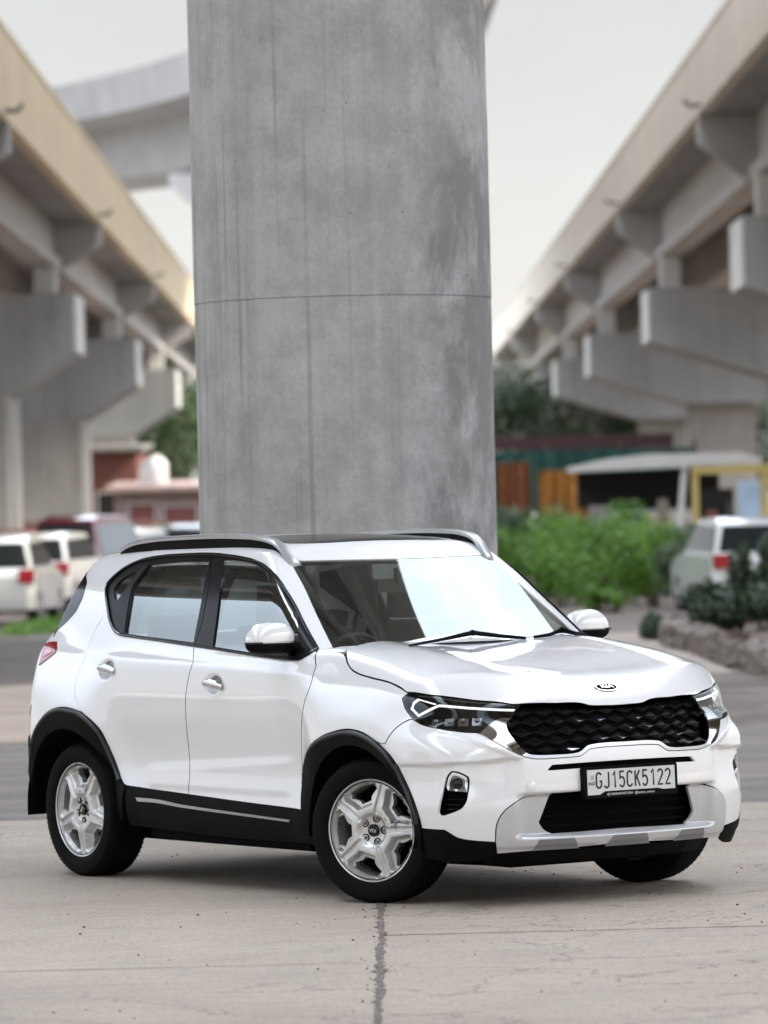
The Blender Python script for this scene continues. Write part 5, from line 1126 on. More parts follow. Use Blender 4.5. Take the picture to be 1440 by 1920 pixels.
# lower intake: dark recess with slats
inL_ = half(intake)
it = sub('lower_intake', panel('front', [inL_], off=.07, flange=0, step=.03), M_dark)
bm = bmesh.new()
for z in (.352, .395, .438, .480):
    pts = []
    for yy in np.linspace(-.40, .40, 15): pts.append(onsurf('front', [(math.atan2(-yy, .99)*.95, z)])[0]-np.array([.035, 0, 0]))
    tube(bm, pts, .006, 6, flat=.7)
bmobj('slats', bm, M_clad, it, smooth=True)
slp = sub('upper_slot', panel('front', [slotL], off=.03, flange=0, step=.03), M_dark)
# black lower corners and lip
cornL = chain(bb, [skid[7]], skid[8:9], onsurf('front', [(.62, .215), (.76, .21)]), onsurf('front', [(.845, .225)]), [af[-1]])
for far in (False, True): sub('bumper_corner', panel('front', [cornL], off=-.002, step=.02), M_clad, far=far)
bm = bmesh.new()
lip = [(.60, -.62), (.68, -.45), (.72, -.2), (.73, 0), (.72, .2), (.68, .45), (.60, .62)]
for (x0, y0), (x1, y1) in zip(lip, lip[1:]):
    v = [bm.verts.new(p) for p in ((x0, y0, .245), (x1, y1, .245), (x1-.05, y1, .185), (x0-.05, y0, .185), (x0-.5, y0*.9, .17), (x1-.5, y1*.9, .17))]
    bm.faces.new((v[0], v[1], v[2], v[3])); bm.faces.new((v[3], v[2], v[5], v[4]))
bmobj('front_lip', bm, M_clad, car)
# closing black shell behind the fascia
inn = half(onsurf('front', [(0, .86), (.5, .86), (.72, .84), (.95, .80), (1.0, .55), (.9, .28), (.6, .26), (0, .26)]))
sub('fascia_backing', panel('front', [inn], off=.085, flange=0, step=.05), M_dark)

# ---- grille
gr_top = K['hoodfront'].copy()
grilL = half(gr_top[::-1], [lampTop[-1]], chI)
grille = sub('grille', panel('front', [grilL], off=.050, flange=0, step=.03), M_dark)
gt2, _ = dom('front'); g2 = crsmooth(gt2(grilL), .02)
bm = bmesh.new()
cw, ch = .100, .042
rows = int(.30/ch)
def gp(u, v, off):
    P_ = surf('front', np.array([[u, v]])); n_ = grad(P_); return (P_-n_*off)[0]
cells = []
for j in range(rows):
    z = .66+j*ch
    for i in range(-10, 11):
        u = (i+(.5 if j % 2 else 0))*cw
        cells.append((u, z))
cells = np.array(cells); cin = inside(cells, [g2]); cells = cells[cin]
U, W = cells[:, 0], cells[:, 1]
def gpa(du, dv, off):
    q = np.stack([U+du, W+dv], 1); P_ = surf('front', q); n_ = grad(np.nan_to_num(P_)); return P_-n_*off
L_, Rr, T_, Bt, Cc = gpa(-cw*.52, 0, .030), gpa(cw*.52, 0, .030), gpa(0, ch*.50, .036), gpa(0, -ch*.52, .024), gpa(0, -ch*.10, .012)
for k in range(len(cells)):
    if any(np.isnan(x[k]).any() for x in (L_, Rr, T_, Bt, Cc)): continue
    l, r, t, b, c = [bm.verts.new(x[k]) for x in (L_, Rr, T_, Bt, Cc)]
    for f in ((l, b, c), (b, r, c), (r, t, c), (t, l, c)): bm.faces.new(f)
q0 = gpa(-cw*.36, -ch*.10, .010); q1 = gpa(cw*.02, -ch*.30, .004); q2 = gpa(cw*.30, -ch*.16, .006); q3 = gpa(cw*.22, ch*.02, .016)  # dark chrome facets set on the black mesh as glints
for k in range(len(cells)):
    if any(np.isnan(x[k]).any() for x in (q0, q1, q2, q3)): continue
    if RNG.random() < .35: continue
    a, b, c, d = [bm.verts.new(x[k]) for x in (q0, q1, q2, q3)]
    bm.faces.new((a, b, d)).material_index = 1; bm.faces.new((b, c, d)).material_index = 1
bmobj('grille_mesh', bm, [M_gmesh, M_chrdark], grille)
# thin black top bar of the grille and hood gap
# chrome surround: a swept band between outer and inner outline, plus the wedge below the lamp
nO, nI = len(chO), len(chI)
chrL = half(chI[::-1], [lampLow[3]], [lampLow[4]], [lampLow[5]], chO)
chL = np.concatenate([chain([lampLow[2]], lampLow[3:6], chO), mir(chain([lampLow[2]], lampLow[3:6], chO))[0:], mir(chI[1:])[::-1][0:0]]) if 0 else None
o_ = chain(lampLow[2:6], chO); o_[-1, 1] = 0
i_ = chain(chI[1:]); i_[-1, 1] = 0
chrome_loop = np.concatenate([o_, mir(o_)[1:], mir(i_)[::-1], i_[::-1][1:]])
chrome = sub('grille_surround', panel('front', [chrome_loop], off=-.003, flange=.014, step=.009, estep=.006, gap=.0008), M_surr)

# ---- headlights
lampL = chain(lampTop, lampLow[1:])
drl_px = K['drl']; drl2 = K['drlb']
Nn = grad(drl_px)
for far in (False, True):
    h = sub('headlight', panel('front', [lampL], off=.042, flange=0, step=.02), M_dark, far=far, label='clear lens headlight with dark inside and a white hooked light strip')
    Pm = onsurf('front', inset(crsmooth(dom('front')[0](lampL), .012), .0))
    put('lamp_frame', panel('front', [lampL, onsurf('front', inset(crsmooth(dom('front')[0](lampL), .015), .007))], off=.002, flange=.035, step=.01, gap=.001), M_gloss, h, far)
    put('lens', panel('front', [lampL], off=.0, flange=0, step=.02, gap=.001), M_lens, h, far)
    bm = bmesh.new()
    for cv, r0 in ((drl_px, .0075), (drl2, .004)):
        n_ = grad(cv); tube(bm, cv-n_*.016, r0, 6, flat=.8)
    if far:
        for v in bm.verts: v.co.y *= -1
    bmobj('light_strip', bm, M_drl, h, smooth=True)
    bm = bmesh.new()
    base = onsurf('front', [(gt2(K['drl'][2:3])[0, 0]-.03+i*.055, .835) for i in range(4)])
    nb = grad(base)
    for p, n_ in zip(base, nb):
        t = np.cross([0, 0, 1], n_); t /= np.linalg.norm(t)
        q = p-n_*.034
        v = [bm.verts.new(q+t*a+np.array([0, 0, b])+n_*c) for a, b, c in ((-.022, -.018, 0), (.022, -.018, 0), (.024, .016, .004), (-.020, .016, .004), (-.022, -.018, .014), (.010, -.016, .010))]
        bm.faces.new(v[:4]); bm.faces.new((v[4], v[5], v[2], v[3]))
        bmesh.ops.create_uvsphere(bm, u_segments=14, v_segments=10, radius=.013, matrix=Matrix.Translation(Vector(q+n_*.004+np.array([0, 0, .006]))))
    if far:
        for v in bm.verts: v.co.y *= -1
    bmobj('reflector', bm, M_chrdark, h, smooth=True)

# ---- fog lamps
f2 = dom('front')[0](fogO)
for far in (False, True):
    fg = sub('fog_light', panel('front', [fogO], off=.055, flange=0, step=.02), M_dark, far=far, label='fog light with chrome bezel over a black slatted vent')
    lampo = chain(fogO[:5][0:4], onsurf('front', [(f2[3, 0]+.004, .520)]), onsurf('front', [(f2[10, 0]-.01, .528)]), fogO[10:])
    lo2 = crsmooth(dom('front')[0](lampo), .008); lo2 = inset(lo2, .004)
    lpO = onsurf('front', lo2[::2]); cen = lo2.mean(0)
    lpI = onsurf('front', (cen+(lo2-cen)*.70)[::2])
    put('bezel', panel('front', [lpO, lpI], off=.010, flange=.03, step=.008, estep=.006, gap=.0005), M_chrome, fg, far)
    lpI2 = onsurf('front', (cen+(lo2-cen)*.74)[::2])
    put('reflector', panel('front', [lpI2], off=.034, flange=0, step=.01), M_chrdark, fg, far)
    pc = onsurf('front', [tuple(cen)])[0]; ncc = grad(pc[None])[0]
    bm = bmesh.new(); bmesh.ops.create_uvsphere(bm, u_segments=20, v_segments=12, radius=.025, matrix=Matrix.Translation(Vector(pc-ncc*.026)))
    if far:
        for v in bm.verts: v.co.y *= -1
    bmobj('lamp', bm, M_gloss, fg, smooth=True)
    bm = bmesh.new()
    for z in (.445, .468, .492):
        a = onsurf('front', [(f2[9, 0], z), (f2[5, 0], z)]); n2_ = grad(a); tube(bm, [a[0]-n2_[0]*.03, a[1]-n2_[1]*.03], .005, 6, flat=.6)
    if far:
        for v in bm.verts: v.co.y *= -1
    bmobj('vent_slats', bm, M_gloss, fg)

# tow-eye cover: a faint round cap
pc = K['flap'][0]; nn = grad(pc[None])[0]
bm = bmesh.new(); lathe(bm, [(.0245, 0), (.0245, .0012), (.0235, .0018), (.0, .0019)], 32, 'z')
bmobj('tow_eye_cover', bm, M_white, car, smooth=True).matrix_local = Matrix.Translation(Vector(pc)) @ Vector(nn).to_track_quat('Z', 'Y').to_matrix().to_4x4()

# ---- badge
def place(o, p, n, up=(0, 0, 1)):
    n = Vector(n).normalized(); x = Vector(up).cross(n).normalized(); y = n.cross(x)
    m = Matrix.Identity(4)
    for i in range(3): m[i][0] = x[i]; m[i][1] = y[i]; m[i][2] = n[i]; m[i][3] = p[i]
    o.matrix_local = m
def ellipse_disc(bm, a, b, z0, z1, seg=40):
    top = [bm.verts.new((a*math.cos(t)*.94, b*math.sin(t)*.92, z1)) for t in np.linspace(0, 2*math.pi, seg, endpoint=False)]
    bot = [bm.verts.new((a*math.cos(t), b*math.sin(t), z0)) for t in np.linspace(0, 2*math.pi, seg, endpoint=False)]
    bm.faces.new(top)
    for i in range(seg): bm.faces.new((bot[i], bot[(i+1) % seg], top[(i+1) % seg], top[i]))
bp = onsurf('top', [(.676, 0)])[0]; bn = grad(bp[None])[0]
bm = bmesh.new(); ellipse_disc(bm, .066, .034, 0, .006)
badge = bmobj('hood_badge', bm, M_chrome, car, smooth=True); place(badge, bp, bn)
bm = bmesh.new(); ellipse_disc(bm, .058, .027, .004, .0072)
bmobj('badge_field', bm, M_dark, badge, smooth=True)
me = text_mesh('KIA', .036, .0006, 1.2, .0006); me.materials.append(M_chrome)
o = bpy.data.objects.new('lettering', me); COL.objects.link(o); o.parent = badge; o.location = (0, 0, .0086)

# ---- number plate
pp = Vector((.835, .005, .541)); bm = bmesh.new()
def rrect(w, h, r, seg=5):
    pts = []
    for cx_, cy_, a0 in ((w-r, h-r, 0), (-w+r, h-r, 90), (-w+r, -h+r, 180), (w-r, -h+r, 270)):
        for k in range(seg+1): a = R(a0+90*k/seg); pts.append((cx_+r*math.cos(a), cy_+r*math.sin(a)))
    return pts
prism(bm, rrect(.262, .070, .012), -.03, .004, 'z')
plate = bmobj('number_plate', bm, M_clad, car, bevel=.003); place(plate, pp, (1, 0, .03))
M_plate = simple('plate_white', (.62, .63, .62), .35, .04)
bm = bmesh.new(); prism(bm, [(-.246, .058), (.246, .058), (.246, -.046), (.175, -.046), (.150, -.040), (-.150, -.040), (-.18, -.054), (-.246, -.054)][::-1], .0042, .0056, 'z')
bmobj('plate_face', bm, M_plate, plate)
M_ink = simple('plate_ink', (.006, .006, .007), .4)
def arcp(cx_, cy_, rx, ry, a0, a1, n=10): return [(cx_+rx*math.cos(R(a0+(a1-a0)*k/n)), cy_+ry*math.sin(R(a0+(a1-a0)*k/n))) for k in range(n+1)]
GL = {  # strokes in a box 1 wide, 2 high
 'G': [arcp(.5, 1.5, .44, .44, 20, 180)+arcp(.5, .5, .44, .44, 180, 360)+[(.94, .88), (.58, .88)]],
 'J': [[(.86, 2.0), (.86, .5)]+arcp(.46, .46, .40, .42, 0, -165)],
 '1': [[(.22, 1.55), (.62, 2.0), (.62, .0)]],
 '5': [[(.88, 1.96), (.16, 1.96), (.12, 1.12)]+arcp(.47, .66, .43, .62, 105, -150, 14)],
 'C': [arcp(.5, 1.5, .44, .44, 15, 180)+arcp(.5, .5, .44, .44, 180, 345)],
 'K': [[(.12, 0), (.12, 2.0)], [(.90, 2.0), (.14, .85)], [(.40, 1.22), (.92, 0)]],
 '2': [arcp(.48, 1.48, .42, .46, 165, -30, 12)+[(.10, .06), (.92, .06)]]}
def ribbon(bm, pts, w, z0, z1):
    pts = [Vector((p[0], p[1])) for p in pts]; n = len(pts); L_s, R_s = [], []
    for i, p in enumerate(pts):
        a = (p-pts[i-1]).normalized() if i else (pts[1]-p).normalized(); b = (pts[i+1]-p).normalized() if i < n-1 else a
        t = (a+b).normalized() if (a+b).length > 1e-6 else a; m = Vector((-t.y, t.x)); k = min(1.5, 1/max(.5, m.dot(Vector((-a.y, a.x)))))
        L_s.append(p+m*w*k); R_s.append(p-m*w*k)
    T = [(bm.verts.new((*l, z1)), bm.verts.new((*r, z1)), bm.verts.new((*l, z0)), bm.verts.new((*r, z0))) for l, r in zip(L_s, R_s)]
    for A, B in zip(T, T[1:]):
        bm.faces.new((A[0], B[0], B[1], A[1])); bm.faces.new((A[2], B[2], B[0], A[0])); bm.faces.new((A[1], B[1], B[3], A[3]))
bm = bmesh.new(); x0 = -.198; adv = .0432
for i, ch_ in enumerate('GJ15CK5122'):
    for st2 in GL[ch_]: ribbon(bm, [(x0+i*adv+p[0]*.0315, -.026+p[1]*.0355) for p in st2], .0044, .0056, .0066)
bmobj('lettering', bm, M_ink, plate)
me = text_mesh('IND', .021, .0004, 1, .0005); me.materials.append(simple('plate_blue', (.05, .07, .25), .4))
o = bpy.data.objects.new('lettering', me); COL.objects.link(o); o.parent = plate; o.location = (-.222, -.004, .0062)
bm = bmesh.new(); box(bm, -.227, -.209, .014, .034, .0057, .0062); bmobj('hologram', bm, M_rail, plate)
me = text_mesh('@ HARIRAM MOTORS \u00b7 @hariram_motors', .0145, .0004, 1, .0003); me.materials.append(simple('frame_lettering', (.45, .45, .45), .5))
o = bpy.data.objects.new('lettering', me); COL.objects.link(o); o.parent = plate; o.location = (-.005, -.0545, .0055)

# ---- mirrors
def mirror_shell(zlo, zhi, sc_, bottom_flat):
    V, F = [], []; nu, nv = 36, 20
    for j in range(nv+1):
        ph = zlo+(zhi-zlo)*j/nv
        for i in range(nu):
            th = 2*math.pi*i/nu
            se = lambda c, e: math.copysign(abs(c)**e, c)
            cx_, cz_ = math.cos(ph), math.sin(ph)
            x = .070*sc_*se(cx_, .75)*se(math.cos(th), .85); y = .128*sc_*se(cx_, .70)*se(math.sin(th), .75); z = (.086 if cz_ > 0 else .055)*sc_*se(cz_, .85)
            if x < 0: x *= .55
            y *= 1-.12*(z/.086 if z > 0 else 0)*(1 if y < 0 else .2)
            V.append((x, y, z))
    for j in range(nv):
        for i in range(nu): F.append((j*nu+i, j*nu+(i+1) % nu, (j+1)*nu+(i+1) % nu, (j+1)*nu+i))
    F.append(tuple(range(nu))[::-1]); F.append(tuple(nv*nu+i for i in range(nu)))
    return V, F
MP = np.array(K['mirror'][0])
for far in (False, True):
    sg = -1 if far else 1
    def mk(name, V, F, mat, par):
        V = [(MP[0]+x, (MP[1]+y)*sg, MP[2]+z) for x, y, z in V]
        if far: F = [f[::-1] for f in F]
        o = obj(name, V, F, mat, par, smooth=True); return o
    V, F = mirror_shell(-.10, math.pi/2, 1.0, True)
    V = [(x, y, max(z, -.018)) for x, y, z in V]
    mr = mk('wing_mirror', V, F, M_white, car)
    V, F = mirror_shell(-math.pi/2, -.02, .985, True)
    V = [(x*.99, y-.004, z*.95-.012) for x, y, z in V]
    mk('mirror_base', V, F, M_clad, mr)
    bm = bmesh.new()
    cen_ = Vector(MP)
    tube(bm, [cen_+Vector((-.0, .10, -.045)), cen_+Vector((-.005, .15, -.05)), Vector((MP[0]+.0, -.80, MP[2]-.062))], [.028, .026, .035], 12, flat=.75)
    for t in np.linspace(-1.5, .35, 12): pass
    if far:
        for v in bm.verts: v.co.y *= -1
    bmobj('mirror_arm', bm, M_clad, mr, smooth=True)
    bm = bmesh.new(); pts = []
    for t in np.linspace(-.25, 1.05, 12):
        th = -math.pi/2+t; pts.append(cen_+Vector((.0735*abs(math.cos(th))**.85, .132*math.copysign(abs(math.sin(th))**.75, math.sin(th)), -.010)))
    tube(bm, pts, .0075, 6, flat=.8)
    if far:
        for v in bm.verts: v.co.y *= -1
    bmobj('turn_signal', bm, M_satin, mr, smooth=True)

# ---- door handles
for (hx, hz), nm in (((-1.262, .974), 'F'), ((-2.262, 1.032), 'R')):
    for far in (False, True):
        par = [o for o in COL.objects if o.name.split('.')[0] == ('front_door' if nm == 'F' else 'rear_door')][1 if far else 0]
        S0 = onsurf('side', [(hx-.085, hz+.004), (hx-.05, hz+.006), (hx, hz+.004), (hx+.045, hz-.003), (hx+.085, hz-.014)])
        pts = [S0[0]+[0, -.008, 0], S0[1]+[0, -.030, 0], [S0[2][0], S0[1][1]-.034, S0[2][2]], [S0[3][0], S0[1][1]-.030, S0[3][2]], S0[4]+[0, -.006, 0]]
        bm = bmesh.new(); c2 = crsmooth(np.array(pts)[:, [0, 2]], .012, closed=False)
        yy = np.interp(c2[:, 0], [p[0] for p in pts], [p[1] for p in pts])
        rad = [.011+.006*math.sin(math.pi*i/(len(c2)-1))+.004*i/(len(c2)-1) for i in range(len(c2))]
        tube(bm, [(x, y, z) for (x, z), y in zip(c2, yy)], rad, 10, flat=.55, up=(0, 1, 0))
        cp = onsurf('side', arc_pts_like(hx+.01, hz+.004, .060, .040)) if False else None
        if far:
            for v in bm.verts: v.co.y *= -1
        bmobj('handle', bm, M_chrome, par, smooth=True)
        cup = [(hx+.012+.058*math.cos(t), hz+.006+.036*math.sin(t)*(1 if math.sin(t) > 0 else .4)) for t in np.linspace(0, 2*math.pi, 18, endpoint=False)]
        put('handle_cup', panel('side', [onsurf('side', cup)], off=-.0012, flange=0, step=.01), M_chrome if False else M_cup, par, far)

# ---- roof rails
top_pts = [(-.985, -.562), (-1.03, -.568), (-1.12, -.578), (-1.3, -.590), (-1.6, -.600), (-1.9, -.603), (-2.15, -.600), (-2.35, -.594), (-2.46, -.588), (-2.53, -.585)]
hts = [.004, .018, .040, .052, .055, .055, .053, .046, .030, .014]
wd = [.030, .030, .026, .022, .020, .020, .020, .022, .024, .016]
for far in (False, True):
    B = onsurf('top', top_pts); tt = np.linspace(0, 1, 40); ss = np.linspace(0, 1, len(B))
    P3 = np.stack([spl(ss, B[:, k])(tt) for k in range(3)], 1); hh = np.interp(tt, ss, hts); ww = np.interp(tt, ss, wd)
    bm = bmesh.new(); rings = []
    for p, h_, w in zip(P3, hh, ww):
        th_ = .017
        rings.append([bm.verts.new((p[0], p[1]+a*w, p[2]+b)) for a, b in ((-1, h_-th_), (-1.0, h_-.006), (-.6, h_+.004), (.6, h_+.006), (1, h_-.004), (1.0, h_-th_))])
    for A, Bq in zip(rings, rings[1:]):
        for k in range(6): bm.faces.new((A[k], A[(k+1) % 6], Bq[(k+1) % 6], Bq[k]))
    bm.faces.new(rings[0]); bm.faces.new(rings[-1][::-1])
    if far:
        for v in bm.verts: v.co.y *= -1
    rl = bmobj('roof_rail', bm, M_rail, roof, smooth=True)
    bm = bmesh.new(); rings = []
    for p, h_, w in zip(P3, hh, ww):
        rings.append([bm.verts.new((p[0], p[1]+a*w*.55, p[2]+b)) for a, b in ((-1, -.01), (-1, h_-.016), (1, h_-.016), (1, -.01))])
    for A, Bq in zip(rings[1:-1], rings[2:-1]):
        for k in range(4): bm.faces.new((A[k], A[(k+1) % 4], Bq[(k+1) % 4], Bq[k]))
    if far:
        for v in bm.verts: v.co.y *= -1
    bmobj('rail_base', bm, M_clad, rl, smooth=True)

# ---- wipers
for nm in ('w1', 'w2'):
    A = K[nm]; n_ = grad(A, fG); P3 = A+n_*np.array([.006, .011, .020, .012, .006][:len(A)])[:, None]
    bm = bmesh.new(); tube(bm, P3, [.005, .007, .010, .008, .006][:len(A)], 8, flat=1.2)
    w = bmobj('wiper', bm, M_clad, screen, smooth=True)
    bm = bmesh.new(); m_ = len(A)//2; bmesh.ops.create_uvsphere(bm, u_segments=14, v_segments=8, radius=.015, matrix=Matrix.Translation(Vector(P3[m_])))
    bmobj('wiper_pivot', bm, M_clad, w, smooth=True)
# cowl behind the hood
bm = bmesh.new(); cw_ = [gtop([(x, y)])[0] for x, y in ((-.355, -.66), (-.33, -.45), (-.318, -.2), (-.315, 0), (-.318, .2), (-.33, .45), (-.355, .66))]
for a, b in zip(cw_, cw_[1:]):
    v = [bm.verts.new(q) for q in ((a[0]-.03, a[1], a[2]+.030), (b[0]-.03, b[1], b[2]+.030), (b[0]+.05, b[1], b[2]-.0), (a[0]+.05, a[1], a[2]-.0))]
    bm.faces.new(v)
bmobj('cowl', bm, M_clad, car)

# ---- tail: lamps, rear glass, tailgate, rear bumper
tl = K['tail']
for far in (False, True):
    t_ = sub('tail_light', panel('side', [tl], off=-.006, step=.012, flange=.02), M_red, far=far)
    t2 = dom('side')[0](tl); cc = t2.mean(0); inner_ = cc+(t2-cc)*np.array([.55, .34])+[-.006, -.010]
    put('lens', panel('side', [onsurf('side', inner_)], off=-.009, step=.01, flange=.003), M_pinklens, t_, far)
r2, _ = dom('rear'); rl2 = rearline[rearline[:, 2] < 1.5]
rearU = [tuple(p) for p in r2(rearline)]
glass_r = onsurf('rear', [(0, 1.46), (.50, 1.44), (.84, 1.38), (.90, 1.33), (.93, 1.26), (.90, 1.21), (.5, 1.18), (0, 1.17)])
tg = half(onsurf('rear', [(0, 1.53)]), onsurf('rear', [(.4, 1.525)]), rearline[:-2], onsurf('rear', [(.6, .56), (0, .56)]))
gl = half(glass_r)
tailgate = sub('tailgate', panel('rear', [tg, gl], step=.03), M_white)
put('rear_window', panel('rear', [gl], step=.04, off=.004, flange=0), M_window, tailgate)
rb = half(onsurf('rear', [(0, .555), (.6, .555)]), rearline[-2:], onsurf('side', [(-3.0, .50), (-2.985, .43)]), onsurf('rear', [(.6, .36), (0, .34)]))
sub('rear_bumper', panel('rear', [rb], step=.03), M_clad)
# roof spoiler end between roof and rear glass
sp = half(roof_rear[::-1], onsurf('top', [(-2.80, -.56)]), onsurf('top', [(-2.885, -.45), (-2.91, 0)]))

# ---- wheel arches and underside
for cx_ in (-.02, -2.585):
    for s_ in (1, -1):
        bm = bmesh.new(); rings = []
        for t in np.linspace(R(-8), R(186), 28):
            rings.append([bm.verts.new((cx_+.425*math.cos(t), s_*y, .33+.41*math.sin(t))) for y in (-.885, -.50)])
        for A, Bq in zip(rings, rings[1:]): bm.faces.new((A[0], A[1], Bq[1], Bq[0]))
        c0 = bm.verts.new((cx_, s_*-.50, .33))
        for A, Bq in zip(rings, rings[1:]): bm.faces.new((A[1], c0, Bq[1]))
        bmobj('wheel_housing', bm, M_dark, car)
bm = bmesh.new(); box(bm, -2.80, .60, -.50, .50, .17, .30); box(bm, -1.98, -.58, -.79, .79, .215, .31)  # boxes set lower than the real underside to deepen the shadow below
bmobj('underbody', bm, M_dark, car)

# ---- cabin
M_seat = simple('dark_seat_fabric', (.020, .020, .022), .8)
M_dash = simple('dark_dashboard', (.025, .025, .027), .55)
M_pale = simple('pale_headliner', (.30, .29, .27), .8)
def seat(x, y, head=True, w=.25):
    bm = bmesh.new()
    prism(bm, [(x+.25, .62), (x+.27, .70), (x-.22, .68), (x-.26, .60)], y-w, y+w, 'y')
    prism(bm, [(x-.20, .62), (x-.12, .64), (x-.24, 1.22), (x-.32, 1.24), (x-.36, 1.18)], y-w*.95, y+w*.95, 'y')
    s_ = bmobj('seat', bm, M_seat, car, bevel=.035, seg=3, smooth=True)
    bm = bmesh.new(); prism(bm, [(x-.24, 1.25), (x-.20, 1.38), (x-.25, 1.43), (x-.31, 1.43), (x-.33, 1.26)], y-.13, y+.13, 'y')
    bmobj('headrest', bm, M_seat, s_, bevel=.03, seg=3, smooth=True)
seat(-1.10, -.38); seat(-1.10, .38)
bm = bmesh.new(); prism(bm, [(-1.80, .62), (-1.78, .70), (-2.20, .66), (-2.24, .60)], -.62, .62, 'y'); prism(bm, [(-2.14, .62), (-2.08, .66), (-2.26, 1.18), (-2.36, 1.18)], -.62, .62, 'y')
rs = bmobj('seat', bm, M_seat, car, bevel=.03, seg=3, smooth=True)
for y in (-.42, .42):
    bm = bmesh.new(); prism(bm, [(-2.24, 1.18), (-2.22, 1.27), (-2.32, 1.28), (-2.35, 1.18)], y-.14, y+.14, 'y'); bmobj('headrest', bm, M_seat, rs, bevel=.03, seg=3, smooth=True)
bm = bmesh.new(); prism(bm, [(-.36, .98), (-.42, 1.105), (-.62, 1.095), (-.72, 1.03), (-.74, .80), (-.5, .60)], -.72, .72, 'y')
prism(bm, [(-.60, 1.09), (-.63, 1.125), (-.74, 1.12), (-.75, 1.04)], -.52, -.22, 'y')
bmobj('dashboard', bm, M_dash, car, bevel=.02, seg=2, smooth=True)
bm = bmesh.new()
for k in range(32):
    pass
cs = Vector((-.86, -.37, 1.03)); ax = Vector((-.88, 0, .47)).normalized(); e1 = Vector((0, 1, 0)); e2 = ax.cross(e1)
ring = [cs+(e1*math.cos(t)+e2*math.sin(t))*.185 for t in np.linspace(0, 2*math.pi, 37)]
tube(bm, ring, .015, 8, cap=False)
for t in (0, math.pi, -math.pi/2): tube(bm, [cs, cs+(e1*math.cos(t)+e2*math.sin(t))*.18], .02, 6)
bmobj('steering_wheel', bm, M_dash, car, smooth=True)
bm = bmesh.new(); box(bm, -.98, -.955, -.12, .12, 1.385, 1.45); box(bm, -.965, -.93, -.02, .02, 1.43, 1.50)
bmobj('cabin_mirror', bm, M_dash, car, bevel=.01)
bm = bmesh.new(); box(bm, -2.75, -.42, -.70, .70, .30, .34); box(bm, -2.78, -2.74, -.70, .70, .30, 1.12)
bmobj('cabin_floor', bm, M_dark, car)
hl = half(onsurf('top', [(-1.06, 0), (-1.06, -.45), (-1.2, -.54), (-2.6, -.52), (-2.7, -.45), (-2.72, 0)]))
put('headliner', panel('top', [hl, sunL], off=.045, flange=0, step=.08), M_pale, roof)
for far in (False, True):
    bpil = onsurf('side', [(-1.46, 1.54), (-1.39, 1.54), (-1.40, 1.15), (-1.50, 1.15)])
    put('pillar_lining', panel('side', [bpil], off=.045, flange=.01, step=.05), M_dash, car, far)
    cp_ = onsurf('side', [(-2.10, 1.55), (-2.55, 1.50), (-2.6, 1.42), (-2.25, 1.20), (-2.20, 1.20)])
    put('pillar_lining', panel('side', [cp_], off=.06, flange=.01, step=.05), M_dash, car, far)

